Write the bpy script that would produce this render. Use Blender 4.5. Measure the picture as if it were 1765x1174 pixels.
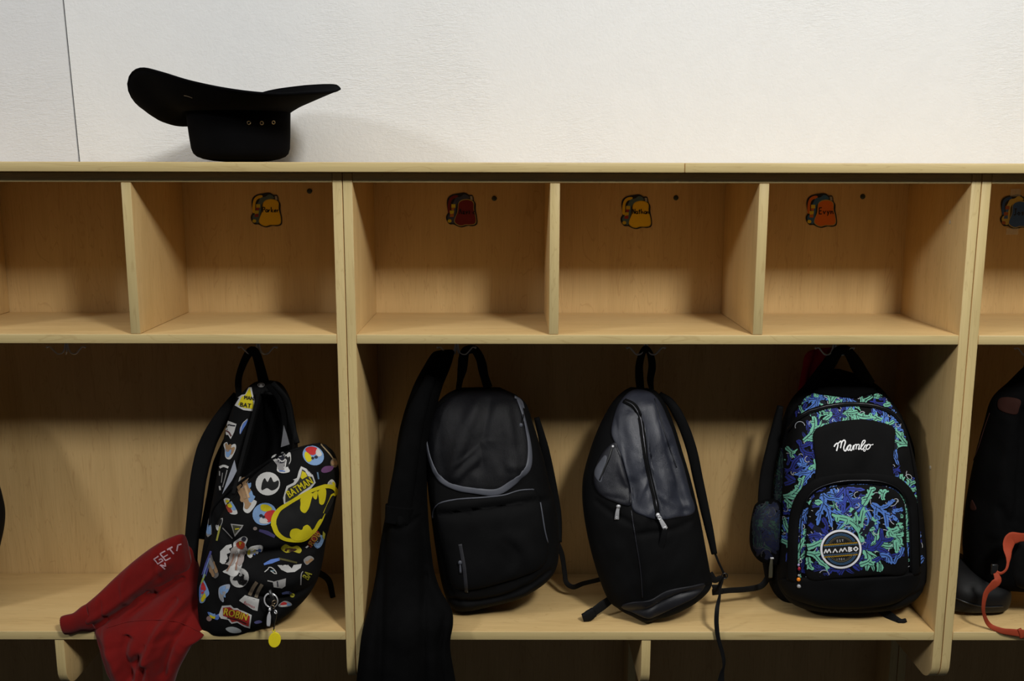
import bpy, bmesh, math, random
import numpy as np
from mathutils import Matrix, Vector
from mathutils.bvhtree import BVHTree
for o in list(bpy.data.objects): bpy.data.objects.remove(o)
SC = bpy.context.scene; COL = SC.collection
# ------------------------------------------------------------------ camera
F, PITCH, YAW, ROLL = 1681.65, 0.17488, 0.00237, 0.00193
CX, CY, CZ = 0.31955, -1.88402, 0.00859
_h = np.array([math.sin(YAW), math.cos(YAW), 0.0]); _r = np.array([math.cos(YAW), -math.sin(YAW), 0.0])
_z = np.array([0, 0, 1.0])
FW = _h*math.cos(PITCH) - _z*math.sin(PITCH); UPv = _h*math.sin(PITCH) + _z*math.cos(PITCH)
RT = _r*math.cos(ROLL) + UPv*math.sin(ROLL); UP = UPv*math.cos(ROLL) - _r*math.sin(ROLL)
CAMP = np.array([CX, CY, CZ])
cd = bpy.data.cameras.new('camera'); cam = bpy.data.objects.new('camera', cd); COL.objects.link(cam)
cd.sensor_width = 36.0; cd.lens = F/1765*36.0; cd.clip_start = 0.05
M = Matrix.Identity(4)
for i in range(3):
    M[i][0] = RT[i]; M[i][1] = UP[i]; M[i][2] = -FW[i]; M[i][3] = CAMP[i]
cam.matrix_world = M; SC.camera = cam
# ------------------------------------------------------------------ world, lamps, exposure
SC.view_settings.view_transform = 'Standard'; SC.view_settings.look = 'None'
SC.view_settings.gamma = 1.0; SC.view_settings.use_curve_mapping = False
SC.view_settings.exposure = 0.0
w = bpy.data.worlds.new('world'); SC.world = w; w.use_nodes = True
w.node_tree.nodes['Background'].inputs[0].default_value = (0.9, 0.95, 1.0, 1)
w.node_tree.nodes['Background'].inputs[1].default_value = 0.020
def area(name, loc, target, sx, sy, power, col):
    l = bpy.data.lights.new(name, 'AREA'); l.shape = 'RECTANGLE'; l.size = sx; l.size_y = sy
    l.energy = power; l.color = col
    o = bpy.data.objects.new(name, l); COL.objects.link(o); o.location = loc
    o.rotation_euler = (Vector(target)-Vector(loc)).to_track_quat('-Z', 'Y').to_euler()
    return o
LAMP_R = area('ceiling_lamp', (1.48, -2.2, 1.68), (1.0, 0.0, -0.3), 0.40, 0.46, 62, (1.0, 0.985, 0.94))
LAMP_L = area('ceiling_lamp', (-2.8, -2.2, 1.68), (-0.2, 0.0, -0.3), 0.40, 0.46, 36, (0.97, 0.98, 1.0))
LAMP_C = area('ceiling_panel', (0.5, -1.7, 1.8), (0.5, -1.6, -1.0), 4.6, 2.2, 39, (1.0, 0.99, 0.96))

# ------------------------------------------------------------------ helpers
def U(px, py, Y):
    """pixel of the photograph -> point on the upright plane y = Y"""
    px = np.asarray(px, float); py = np.asarray(py, float)
    d = FW + ((px-882.5)/F)[..., None]*RT - ((py-587.0)/F)[..., None]*UP
    t = (np.asarray(Y, float)-CAMP[1])/d[..., 1]
    return CAMP + t[..., None]*d
def V(px, py, Y): return Vector(U(px, py, Y))
def PX(P):
    P = np.asarray(P, float)-CAMP
    f = P@FW
    return 882.5+F*(P@RT)/f, 587.0-F*(P@UP)/f
def cat(pts, n, closed=False):
    """Catmull-Rom through pts, n samples"""
    p = np.asarray(pts, float); N = len(p)
    if closed: q = np.vstack([p[-1], p, p[0], p[1]]); segs = N
    else: q = np.vstack([2*p[0]-p[1], p, 2*p[-1]-p[-2]]); segs = N-1
    t = np.linspace(0, segs, n, endpoint=not closed); i = np.minimum(t.astype(int), segs-1); u = (t-i)[:, None]
    a, b, c, d = q[i], q[i+1], q[i+2], q[i+3]
    return 0.5*((2*b)+(-a+c)*u+(2*a-5*b+4*c-d)*u**2+(-a+3*b-3*c+d)*u**3)
def lin(pts, n):
    p = np.asarray(pts, float); t = np.linspace(0, len(p)-1, n); i = np.minimum(t.astype(int), len(p)-2)
    u = (t-i)[:, None]; return p[i]*(1-u)+p[i+1]*u
def arclen(pts, n, closed=False, pre=400):
    p = cat(pts, pre, closed)
    if closed: p = np.vstack([p, p[0]])
    s = np.r_[0, np.cumsum(np.linalg.norm(np.diff(p, axis=0), axis=1))]
    t = np.linspace(0, s[-1], n, endpoint=not closed)
    return np.stack([np.interp(t, s, p[:, k]) for k in range(p.shape[1])], 1)
ROOT = {}
def thing(name, label, cat_, loc=(0, 0, 0), group=None):
    o = bpy.data.objects.new(name, None); COL.objects.link(o); o.location = loc; o.empty_display_size = .02
    o['label'] = label; o['category'] = cat_
    if group: o['group'] = group
    ROOT[o.name] = Vector(loc); return o
def tag(o, label, cat_=None, group=None, kind=None):
    o['label'] = label
    if cat_: o['category'] = cat_
    if group: o['group'] = group
    if kind: o['kind'] = kind
    return o
def mk(name, verts, faces, mat, parent=None, smooth=True, loc=None, label=None, kind=None, sharp=None):
    """one mesh object from world coordinates; the origin is the parent's (or loc)"""
    org = ROOT[parent.name] if parent is not None else Vector(loc if loc is not None else (0, 0, 0))
    v = np.asarray(verts, float)-np.array(org)
    me = bpy.data.meshes.new(name); me.from_pydata(v.tolist(), [], [tuple(int(i) for i in f) for f in faces])
    me.update()
    if smooth:
        me.polygons.foreach_set('use_smooth', [True]*len(me.polygons))
        if sharp: me.set_sharp_from_angle(angle=math.radians(sharp))
    for m in (mat if isinstance(mat, (list, tuple)) else [mat]): me.materials.append(m)
    o = bpy.data.objects.new(name, me); COL.objects.link(o)
    if parent is not None: o.parent = parent
    else: o.location = org
    ROOT[o.name] = org
    if label: o['label'] = label
    if kind: o['kind'] = kind
    return o
def join(parts):
    vs, fs, n = [], [], 0
    for v, f in parts:
        v = np.asarray(v, float); vs.append(v); fs += [tuple(i+n for i in q) for q in f]; n += len(v)
    return np.vstack(vs), fs
def boxm(x0, x1, y0, y1, z0, z1, bev=0.0015):
    bm = bmesh.new(); bmesh.ops.create_cube(bm, size=1)
    for v in bm.verts: v.co = Vector(((x0+x1)/2+v.co.x*(x1-x0), (y0+y1)/2+v.co.y*(y1-y0), (z0+z1)/2+v.co.z*(z1-z0)))
    if bev: bmesh.ops.bevel(bm, geom=list(bm.edges), offset=bev, segments=2, profile=.5, affect='EDGES', clamp_overlap=True)
    return bm_vf(bm)
def bm_vf(bm):
    bm.verts.index_update(); v = [tuple(x.co) for x in bm.verts]; f = [tuple(x.index for x in q.verts) for q in bm.faces]
    bm.free(); return np.array(v), f
def prism(poly2, axis, a0, a1, bev=0.0):
    """extrude a 2D polygon (list of pairs) along an axis ('x','y','z')"""
    bm = bmesh.new()
    def P(p, a): return {'x': (a, p[0], p[1]), 'y': (p[0], a, p[1]), 'z': (p[0], p[1], a)}[axis]
    b0 = [bm.verts.new(P(p, a0)) for p in poly2]; b1 = [bm.verts.new(P(p, a1)) for p in poly2]; n = len(poly2)
    bm.faces.new(b0); bm.faces.new(b1[::-1])
    for i in range(n): bm.faces.new((b0[i], b1[i], b1[(i+1) % n], b0[(i+1) % n]))
    bmesh.ops.recalc_face_normals(bm, faces=bm.faces)
    if bev: bmesh.ops.bevel(bm, geom=[e for e in bm.edges if len(e.link_faces) == 2 and e.calc_face_angle(0) > .8], offset=bev, segments=2, profile=.5, affect='EDGES', clamp_overlap=True)
    return bm_vf(bm)
def frames(pts, up=(0, 1, 0)):
    p = np.asarray(pts, float); T = np.gradient(p, axis=0); T /= np.linalg.norm(T, axis=1)[:, None]+1e-12
    up = np.broadcast_to(np.asarray(up, float), p.shape)
    W = np.cross(T, up); nn = np.linalg.norm(W, axis=1)
    for i in np.where(nn < .15)[0]: W[i] = W[i-1] if i else np.array([1., 0, 0])
    W /= np.linalg.norm(W, axis=1)[:, None]; N = np.cross(W, T)
    return T, W, N
def sweep(pts, prof, w, t, up=(0, 1, 0), twist=None, closed=False):
    """sweep a profile (k x 2, unit) with half-widths w (sideways) and t (along up)"""
    p = np.asarray(pts, float); n = len(p); T, W, N = frames(p, up)
    w = np.broadcast_to(np.asarray(w, float), (n,)); t = np.broadcast_to(np.asarray(t, float), (n,))
    if twist is not None:
        tw = np.broadcast_to(np.asarray(twist, float), (n,))[:, None]
        W, N = W*np.cos(tw)+N*np.sin(tw), N*np.cos(tw)-W*np.sin(tw)
    k = len(prof); V_ = p[:, None, :]+W[:, None, :]*(prof[None, :, 0]*w[:, None])[..., None]+N[:, None, :]*(prof[None, :, 1]*t[:, None])[..., None]
    fs = []
    m = n if closed else n-1
    for i in range(m):
        a = i*k; b = ((i+1) % n)*k
        for j in range(k):
            j2 = (j+1) % k; fs.append((a+j, a+j2, b+j2, b+j))
    if not closed: fs.append(tuple(range(k))[::-1]); fs.append(tuple((n-1)*k+j for j in range(k)))
    return V_.reshape(-1, 3), fs
def circ(k=10): a = np.linspace(0, 2*np.pi, k, endpoint=False); return np.stack([np.cos(a), np.sin(a)], 1)
def sup(k=16, e=3.0):
    a = np.linspace(0, 2*np.pi, k, endpoint=False); c, s = np.cos(a), np.sin(a)
    return np.stack([np.sign(c)*np.abs(c)**(2/e), np.sign(s)*np.abs(s)**(2/e)], 1)
def tube(pts, r, k=10, closed=False): return sweep(pts, circ(k), r, r, closed=closed)
def torus(c, R, r, nrm=(0, 1, 0), sx=1.0, sz=1.0, n=28, k=8, a0=0, a1=None):
    c = np.array(c, float); nrm = np.array(nrm, float); nrm /= np.linalg.norm(nrm)
    e1 = np.cross(nrm, [0, 0, 1.]);
    if np.linalg.norm(e1) < .1: e1 = np.array([1., 0, 0])
    e1 /= np.linalg.norm(e1); e2 = np.cross(e1, nrm)
    a = np.linspace(a0, a0+2*np.pi if a1 is None else a1, n, endpoint=a1 is not None)
    p = c+np.outer(np.cos(a)*R*sx, e1)+np.outer(np.sin(a)*R*sz, e2)
    return sweep(p, circ(k), r, r, up=nrm, closed=a1 is None)
def uvs(c, r, n=12, m=8):
    bm = bmesh.new(); bmesh.ops.create_uvsphere(bm, u_segments=n, v_segments=m, radius=1)
    v, f = bm_vf(bm); return v*np.asarray(r)+np.asarray(c), f
# ---- surfaces that other things can lie on
class Surf:
    def __init__(s): s.b = []
    def add(s, v, f): s.b.append(BVHTree.FromPolygons([tuple(x) for x in np.asarray(v, float)], [tuple(q) for q in f])); return s
    def hit(s, px, py):
        """first point met behind a place in the photograph (used while modelling to lay trims on cloth)"""
        d = FW+(px-882.5)/F*RT-(py-587.0)/F*UP; d = d/np.linalg.norm(d); o = Vector(CAMP); dv = Vector(d); best = None
        for b in s.b:
            h = b.ray_cast(o, dv)
            if h[0] is not None and (best is None or h[3] < best[2]): best = (h[0], h[1], h[3])
        if best is None: return None
        n = best[1]
        if n.dot(dv) > 0: n = -n
        return best[0], n
    def path(s, pts, n=40, off=0.0, smooth=3):
        p = arclen(pts, n); out = []; nr = []
        for a in p:
            h = s.hit(a[0], a[1])
            if h is None: continue
            out.append(np.array(h[0])+np.array(h[1])*off); nr.append(np.array(h[1]))
        out = np.array(out); nr = np.array(nr)
        for _ in range(smooth):
            if len(out) > 3:
                out[1:-1] = (out[:-2]+2*out[1:-1]+out[2:])/4; nr[1:-1] = (nr[:-2]+2*nr[1:-1]+nr[2:])/4
        nr /= np.linalg.norm(nr, axis=1)[:, None]
        return out, nr
def trim(surf, pts, w, t, n=40, off=0.0, prof=None, smooth=3):
    """a strip lying on cloth: w half width, t half thickness"""
    p, nr = surf.path(pts, n, off, smooth)
    if np.ndim(w): w = np.interp(np.linspace(0, 1, len(p)), np.linspace(0, 1, len(w)), w)
    T = np.gradient(p, axis=0); T /= np.linalg.norm(T, axis=1)[:, None]+1e-12
    return sweep(p, sup(10, 2.6) if prof is None else prof, w, t, up=nr)
def segdist(P, poly):
    """distance of points P to a polyline"""
    P = np.asarray(P, float); d = np.full(len(P), 1e9)
    for a, b in zip(poly[:-1], poly[1:]):
        ab = b-a; L = max(ab@ab, 1e-12); u = np.clip(((P-a)@ab)/L, 0, 1); q = P-(a+u[:, None]*ab)
        d = np.minimum(d, np.hypot(q[:, 0], q[:, 1]))
    return d
def inside(P, poly):
    P = np.asarray(P, float); x, y = P[:, 0], P[:, 1]; c = np.zeros(len(P), bool); q = np.asarray(poly, float); j = len(q)-1
    for i in range(len(q)):
        with np.errstate(divide='ignore', invalid='ignore'):
            m = ((q[i, 1] > y) != (q[j, 1] > y)) & (x < (q[j, 0]-q[i, 0])*(y-q[i, 1])/(q[j, 1]-q[i, 1]+1e-12)+q[i, 0])
        c ^= m; j = i
    return c
def wav(P, scale, seed, oct_=3):
    """cheap smooth noise in numpy, about -1..1"""
    r = np.random.RandomState(seed); out = np.zeros(len(P)); a = 1.0
    for o in range(oct_):
        for _ in range(4):
            k = r.normal(size=P.shape[1]); k /= np.linalg.norm(k); out += a*np.sin(P@k*scale*(0.7+.6*r.rand())+r.rand()*6.28+1.3*np.sin(P[:, 0]*scale*.7+r.rand()*6))/3
        scale *= 2.1; a *= .5
    return out
def loft(rows, nt=90, nu=64, e=2.4, folds=(), noise=(0, 0, 0), extra=None, eb=2.2):
    """cushion-like closed body. rows: (Lx,Ly,Rx,Ry,Y,front,back) top to bottom, pixels + depth plane + thickness.
    folds: (pixel polyline, height in metres, width in pixels). Returns verts, faces"""
    R = cat(np.asarray(rows, float), nt)
    half = nu//2
    a = np.linspace(0, np.pi, half+1)                       # front side, left -> right
    cu = -np.cos(a); cu = np.sign(cu)*np.abs(cu)**.82
    fr = (1-np.abs(cu)**e)**(1/e); bk = (1-np.abs(cu)**eb)**(1/eb)
    vs = []
    P0 = R[:, None, 0:2]*(1-(cu[None, :, None]+1)/2)+R[:, None, 2:4]*((cu[None, :, None]+1)/2)
    Yp = np.repeat(R[:, 4:5], half+1, 1)
    W = U(P0[..., 0], P0[..., 1], Yp)                       # nt, half+1, 3
    D = np.maximum(R[:, 5:6], 0)*fr[None, :]
    flat = P0.reshape(-1, 2); dd = np.zeros(len(flat))
    for fl in folds:
        pl = cat(fl[0], 24) if len(fl[0]) > 2 else np.asarray(fl[0], float)
        m = 1.0
        dist = segdist(flat, pl); dd += fl[1]*np.exp(-(dist/fl[2])**2)
    if noise[0]: dd += noise[0]*wav(flat, noise[1], int(noise[2]))
    edge = np.clip(fr, 0, 1)**.7
    D = D+dd.reshape(D.shape)*edge[None, :]
    if extra is not None: D = D+extra(P0)*edge[None, :]
    Wf = W.copy(); Wf[..., 1] -= D
    Wb = W.copy(); Wb[..., 1] += np.maximum(R[:, 6:7], 0)*bk[None, :]
    ring = np.concatenate([Wf, Wb[:, -2:0:-1]], 1)          # nt, nu
    k = ring.shape[1]; v = ring.reshape(-1, 3); f = []
    for i in range(nt-1):
        A = i*k; B = (i+1)*k
        for j in range(k):
            j2 = (j+1) % k; f.append((A+j, B+j, B+j2, A+j2))
    c0 = ring[0].mean(0); c1 = ring[-1].mean(0); n = len(v); v = np.vstack([v, c0, c1])
    for j in range(k):
        j2 = (j+1) % k; f.append((n, j, j2)); f.append((n+1, (nt-1)*k+j2, (nt-1)*k+j))
    return v, f
def cushion(surf, outline, h, q=3.0, rings=12, n=72, sink=0.003, center=None, folds=(), noise=(0, 0, 0)):
    """a pocket or panel raised from a surface; outline in pixels, star-shaped about its centre"""
    o = arclen(outline, n, True); c = o.mean(0) if center is None else np.array(center, float)
    vs, nrm, ok = [], [], True
    rr = 1-np.linspace(0, 1, rings+1)[1:]**1.6
    rr = np.r_[1.0, 1.0, 0.985, 0.96, rr[(rr < .94)]]
    pts = [c+(o-c)*r for r in rr[:-1]]+[c[None]]
    v = []; f = []
    hs = [-sink]+[h*(1-r**(q*2.2))**(1/q) if r < 1 else 0 for r in rr[1:-1]]+[h]
    last = None
    allp = np.vstack(pts); add = np.zeros(len(allp))
    for fl in folds: add += fl[1]*np.exp(-(segdist(allp, cat(fl[0], 20))/fl[2])**2)
    if noise[0]: add += noise[0]*wav(allp, noise[1], int(noise[2]))
    idx = 0
    base = []
    for P, hh in zip(pts, hs):
        for p in P:
            r = surf.hit(p[0], p[1])
            if r is None: r = last if last is not None else (V(p[0], p[1], .05), Vector((0, -1, 0)))
            last = r; k = min(1, max(0, hh/h)) if h else 0
            base.append((np.array(r[0]), np.array(r[1]), hh+add[idx]*k)); idx += 1
    B = np.array([b[0] for b in base]); N = np.array([b[1] for b in base]); H = np.array([b[2] for b in base])
    m = len(pts)-1
    # smooth normals ring by ring
    NN = N.copy()
    for i in range(m):
        s = slice(i*n, (i+1)*n); X = N[s]
        for _ in range(4): X = (np.roll(X, 1, 0)+2*X+np.roll(X, -1, 0))/4
        NN[s] = X
    NN /= np.linalg.norm(NN, axis=1)[:, None]
    v = B+NN*H[:, None]
    for i in range(m-1):
        for j in range(n):
            j2 = (j+1) % n; f.append((i*n+j, i*n+j2, (i+1)*n+j2, (i+1)*n+j))
    for j in range(n): f.append(((m-1)*n+j, (m-1)*n+(j+1) % n, m*n))
    return v, f
# ---- flat print laid on cloth
def text_vf(s, shear=0.0):
    c = bpy.data.curves.new('t', 'FONT'); c.body = s; c.align_x = 'CENTER'; c.align_y = 'CENTER'; c.shear = shear; c.resolution_u = 3; c.space_character = 1.05
    o = bpy.data.objects.new('t', c); me = o.to_mesh()
    v = np.array([tuple(x.co) for x in me.vertices])[:, :2]; f = [tuple(p.vertices) for p in me.polygons]
    o.to_mesh_clear(); bpy.data.objects.remove(o); bpy.data.curves.remove(c); return v, f
class Print:
    def __init__(s, surf, base=0.0008, step=0.0005): s.s = surf; s.v = []; s.f = []; s.c = []; s.base = base; s.step = step
    def _put(s, P, faces, col, layer):
        idx = {}; off = s.base+s.step*layer; n0 = len(s.v); pts = []
        for i, p in enumerate(P):
            h = s.s.hit(p[0], p[1]); pts.append(None if h is None else h[0]+h[1]*off)
        for i, p in enumerate(pts):
            if p is not None: idx[i] = len(s.v); s.v.append(tuple(p))
        for q in faces:
            if all(i in idx for i in q):
                a = [Vector(s.v[idx[i]]) for i in q]
                if max((a[k]-a[k-1]).length for k in range(len(a))) < .03:
                    s.f.append(tuple(idx[i] for i in q)); s.c.append(col)
    def poly(s, pts, col, layer=0, maxe=7.0, smooth=False):
        if smooth: pts = arclen(pts, max(16, len(pts)*4), True)
        bm = bmesh.new(); fv = [bm.verts.new((p[0], p[1], 0)) for p in pts]; bm.faces.new(fv)
        bmesh.ops.triangulate(bm, faces=bm.faces)
        for _ in range(5):
            es = [e for e in bm.edges if e.calc_length() > maxe]
            if not es: break
            bmesh.ops.subdivide_edges(bm, edges=es, cuts=1); bmesh.ops.triangulate(bm, faces=bm.faces)
        v, f = bm_vf(bm); s._put(v[:, :2], f, col, layer)
    def ell(s, cx, cy, rx, ry, col, layer=0, rot=0, n=24):
        a = np.linspace(0, 2*np.pi, n, endpoint=False); x = rx*np.cos(a); y = ry*np.sin(a); c, q = math.cos(rot), math.sin(rot)
        s.poly(np.stack([cx+x*c-y*q, cy+x*q+y*c], 1), col, layer)
    def stroke(s, pts, w, col, layer=0, n=None, smooth=True, closed=False, maxl=4.0, clip=None):
        pts = np.asarray(pts, float)
        L = np.linalg.norm(np.diff(pts, axis=0), axis=1).sum()
        n = n or max(3, int(L/maxl)+2)
        if smooth and len(pts) > 2: p = arclen(pts, n, closed)
        else:
            q = np.r_[0, np.cumsum(np.linalg.norm(np.diff(pts, axis=0), axis=1))]
            t = np.union1d(np.linspace(0, q[-1], n), q); p = np.stack([np.interp(t, q, pts[:, k]) for k in (0, 1)], 1)
        n = len(p)
        if closed: T = np.roll(p, -1, 0)-np.roll(p, 1, 0)
        else: T = np.gradient(p, axis=0)
        T /= np.linalg.norm(T, axis=1)[:, None]+1e-9; N = np.stack([-T[:, 1], T[:, 0]], 1)
        if np.ndim(w): w = np.interp(np.linspace(0, 1, n), np.linspace(0, 1, len(w)), w)
        h = (np.asarray(w)*.5*np.ones(n))[:, None]; P = np.vstack([p-N*h, p+N*h])
        fs = [(i, i+1, n+i+1, n+i) for i in range(n-1)]+([(n-1, 0, n, 2*n-1)] if closed else [])
        if clip is not None:
            ok = inside(P, clip); fs = [q for q in fs if all(ok[i] for i in q)]
        s._put(P, fs, col, layer)
    def text(s, st, cx, cy, size, rot, col, layer=0, sx=1.0, shear=0.0, bold=0.0):
        layer = layer+1.2
        v, f = text_vf(st, shear); c, q = math.cos(rot), math.sin(rot)
        for dx in ((-bold, 0, bold) if bold else (0,)):
            x = v[:, 0]*size*sx+dx; y = -v[:, 1]*size; s._put(np.stack([cx+x*c-y*q, cy+x*q+y*c], 1), f, col, layer+(.15 if dx else 0)+(.1 if dx > 0 else 0))
    def build(s, name, mat, parent, kind=None, label=None):
        if not s.f: return None
        o = mk(name, s.v, s.f, mat, parent, smooth=True, kind=kind, label=label)
        a = o.data.color_attributes.new('Col', 'FLOAT_COLOR', 'CORNER'); arr = []
        for p, c in zip(o.data.polygons, s.c): arr += list(c)*p.loop_total if len(c) == 4 else (list(c)+[1.0])*p.loop_total
        a.data.foreach_set('color', np.array(arr, dtype=np.float32)); return o
# ------------------------------------------------------------------ materials
def nodes(name):
    m = bpy.data.materials.new(name); m.use_nodes = True; t = m.node_tree; b = t.nodes['Principled BSDF']; return m, t, b
def lk(t, a, b): t.links.new(a, b)
def noise_n(t, vec, scale, detail=4, rough=.5, dist=0):
    n = t.nodes.new('ShaderNodeTexNoise'); n.inputs['Scale'].default_value = scale; n.inputs['Detail'].default_value = detail
    n.inputs['Roughness'].default_value = rough; n.inputs['Distortion'].default_value = dist; lk(t, vec, n.inputs['Vector']); return n
def mapn(t, scale, src='Object', rot=(0, 0, 0), loc=(0, 0, 0)):
    tc = t.nodes.new('ShaderNodeTexCoord'); mp = t.nodes.new('ShaderNodeMapping'); mp.inputs['Scale'].default_value = scale; mp.inputs['Rotation'].default_value = rot
    mp.inputs['Location'].default_value = loc
    lk(t, tc.outputs[src], mp.inputs['Vector']); return mp.outputs['Vector']
def ramp(t, fac, stops):
    r = t.nodes.new('ShaderNodeValToRGB'); e = r.color_ramp.elements
    while len(e) < len(stops): e.new(.5)
    for k, (p, c) in enumerate(stops): e[k].position = p; e[k].color = (*c, 1)
    lk(t, fac, r.inputs[0]); return r.outputs[0]
def mixc(t, a, b, fac, mode='MIX'):
    m = t.nodes.new('ShaderNodeMix'); m.data_type = 'RGBA'; m.blend_type = mode
    for k, x in ((6, a), (7, b)):
        if isinstance(x, tuple): m.inputs[k].default_value = (*x, 1)
        else: lk(t, x, m.inputs[k])
    if isinstance(fac, (int, float)): m.inputs[0].default_value = fac
    else: lk(t, fac, m.inputs[0])
    return m.outputs[2]
def bump(t, b, h, strength, dist=.001):
    n = t.nodes.new('ShaderNodeBump'); n.inputs['Strength'].default_value = strength; n.inputs['Distance'].default_value = dist
    lk(t, h, n.inputs['Height']); lk(t, n.outputs[0], b.inputs['Normal']); return n
def wood(name, axis, c0, c1, c2, rough=.42, seed=0.0):
    m, t, b = nodes(name); k = {'x': 0, 'y': 1, 'z': 2}[axis]
    s = [9.0, 9.0, 9.0]; s[k] = 1.1; v = mapn(t, tuple(s), loc=(seed, seed*.7, seed*1.3))
    big = noise_n(t, v, 1.2, 3, .55, 1.5)
    s2 = [420.0]*3; s2[k] = 9.0; v2 = mapn(t, tuple(s2)); fine = noise_n(t, v2, 1, 3, .6)
    s3 = [26.0]*3; s3[k] = 2.4; v3 = mapn(t, tuple(s3), loc=(seed*2, 0, seed)); cath = noise_n(t, v3, 1, 2, .5, 2.2)
    wv = t.nodes.new('ShaderNodeMath'); wv.operation = 'MULTIPLY'; wv.inputs[1].default_value = 5.0; lk(t, cath.outputs[0], wv.inputs[0])
    fr = t.nodes.new('ShaderNodeMath'); fr.operation = 'FRACT'; lk(t, wv.outputs[0], fr.inputs[0])
    ln = ramp(t, fr.outputs[0], [(0.0, (1, 1, 1)), (0.08, (0, 0, 0)), (0.93, (0, 0, 0)), (1.0, (1, 1, 1))])
    base = ramp(t, big.outputs[0], [(.25, c0), (.5, c1), (.78, c2)])
    fi = ramp(t, fine.outputs[0], [(.3, (.82, .8, .76)), (.7, (1, 1, 1))])
    c = mixc(t, base, fi, .55, 'MULTIPLY')
    mt = t.nodes.new('ShaderNodeMath'); mt.operation = 'MULTIPLY'; mt.inputs[1].default_value = .30; lk(t, ln, mt.inputs[0])
    c = mixc(t, c, (c0[0]*.62, c0[1]*.5, c0[2]*.4), mt.outputs[0])
    lk(t, c, b.inputs['Base Color']); b.inputs['Roughness'].default_value = rough; b.inputs['Specular IOR Level'].default_value = .35
    bump(t, b, fine.outputs[0], .10, .0004); return m
WC = ((.63, .43, .185), (.69, .48, .215), (.735, .525, .245))
M_WZ = wood('maple_upright', 'z', *WC); M_WX = wood('maple_level', 'x', *WC, seed=3.1)
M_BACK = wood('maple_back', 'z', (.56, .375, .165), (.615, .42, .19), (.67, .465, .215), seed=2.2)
EC = ((.55, .425, .195), (.595, .465, .22), (.64, .50, .24))
M_EZ = wood('maple_edge_upright', 'z', *EC, seed=1.7); M_EX = wood('maple_edge_level', 'x', *EC, seed=5.2)
def paint(name, c, bs=.6):
    m, t, b = nodes(name); v = mapn(t, (1, 1, 1)); n1 = noise_n(t, v, 9, 4, .6, 2.5); n2 = noise_n(t, v, 130, 3, .6, .4)
    st = mapn(t, (60, 60, 240), rot=(.0, .6, .0)); n3 = noise_n(t, st, 1, 3, .6, 1.2)
    n0 = noise_n(t, v, 2.2, 2, .5)
    mk_ = ramp(t, n0.outputs[0], [(.5, (0, 0, 0)), (.66, (1, 1, 1))])
    a = t.nodes.new('ShaderNodeMath'); a.operation = 'MULTIPLY'; lk(t, n3.outputs[0], a.inputs[0]); lk(t, mk_, a.inputs[1])
    s = t.nodes.new('ShaderNodeMath'); s.operation = 'MULTIPLY_ADD'; s.inputs[1].default_value = .5; lk(t, n2.outputs[0], s.inputs[0]); lk(t, a.outputs[0], s.inputs[2])
    c2 = ramp(t, n1.outputs[0], [(.3, tuple(x*.97 for x in c)), (.7, c)]); lk(t, c2, b.inputs['Base Color'])
    b.inputs['Roughness'].default_value = .55; b.inputs['Specular IOR Level'].default_value = .3
    bump(t, b, s.outputs[0], bs, .003); return m
def cloth(name, c, rough=.85, spec=.25, scale=900, bs=.25, var=.25, sheen=0.0, met=0.0, fold=0.0):
    m, t, b = nodes(name); v = mapn(t, (1, 1, 1)); n = noise_n(t, v, scale, 2, .6); n2 = noise_n(t, v, 14, 3, .5)
    lo = tuple(x*(1-var) for x in c); hi = tuple(min(1, x*(1+var)) for x in c)
    lk(t, mixc(t, ramp(t, n2.outputs[0], [(.3, lo), (.7, hi)]), ramp(t, n.outputs[0], [(.3, (.75, .75, .75)), (.7, (1, 1, 1))]), .5, 'MULTIPLY'), b.inputs['Base Color'])
    b.inputs['Roughness'].default_value = rough; b.inputs['Specular IOR Level'].default_value = spec; b.inputs['Metallic'].default_value = met
    if sheen: b.inputs['Sheen Weight'].default_value = sheen; b.inputs['Sheen Roughness'].default_value = .5
    if fold:
        n3 = noise_n(t, mapn(t, (1, 1, .45)), 22, 4, .55, 1.0)
        a = t.nodes.new('ShaderNodeMath'); a.operation = 'MULTIPLY_ADD'; a.inputs[1].default_value = fold; lk(t, n3.outputs[0], a.inputs[0])
        mm = t.nodes.new('ShaderNodeMath'); mm.operation = 'MULTIPLY'; mm.inputs[1].default_value = .15; lk(t, n.outputs[0], mm.inputs[0]); lk(t, mm.outputs[0], a.inputs[2])
        bump(t, b, a.outputs[0], 1.0, .004)
    else: bump(t, b, n.outputs[0], bs, .0006)
    return m
M_WALL = paint('white_wall_paint', (.79, .80, .80)); M_WALL2 = paint('white_board_paint', (.72, .73, .74), .55)
M_JOINT = cloth('dark_joint', (.03, .03, .03)); M_BLK = cloth('black_nylon', (.0035, .0035, .0038), .8, .12)
M_WEB = cloth('black_webbing', (.0045, .0045, .005), .75, .16, 1500); M_MESH = cloth('black_mesh_cloth', (.003, .003, .0033), .9, .05, 500)
M_VOID = cloth('black_lining', (.003, .003, .0032), .95, .03)
M_GREY = cloth('grey_reflective_trim', (.085, .09, .11), .5, .4, 1400, .15, .1)
M_SHEEN = cloth('dark_ripstop', (.0045, .0045, .0060), .5, .25, 1100, .2, .2, 0, 0, .35)
M_SATIN = cloth('slate_satin', (.030, .033, .047), .38, .6, 900, .2, .15, 0, 0, .5)
M_SATIN2 = cloth('charcoal_satin', (.012, .0125, .018), .42, .5, 900, .2, .15, 0, 0, .5)
M_FELT = cloth('black_wool_felt', (.0028, .0028, .0033), .95, .05, 700, .3, .2)
M_PRINTC = cloth('black_canvas', (.006, .006, .0063), .85, .1, 1200)
M_JKT = cloth('black_fleece', (.0032, .0032, .0034), .95, .05, 600, .4, .3)
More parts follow.
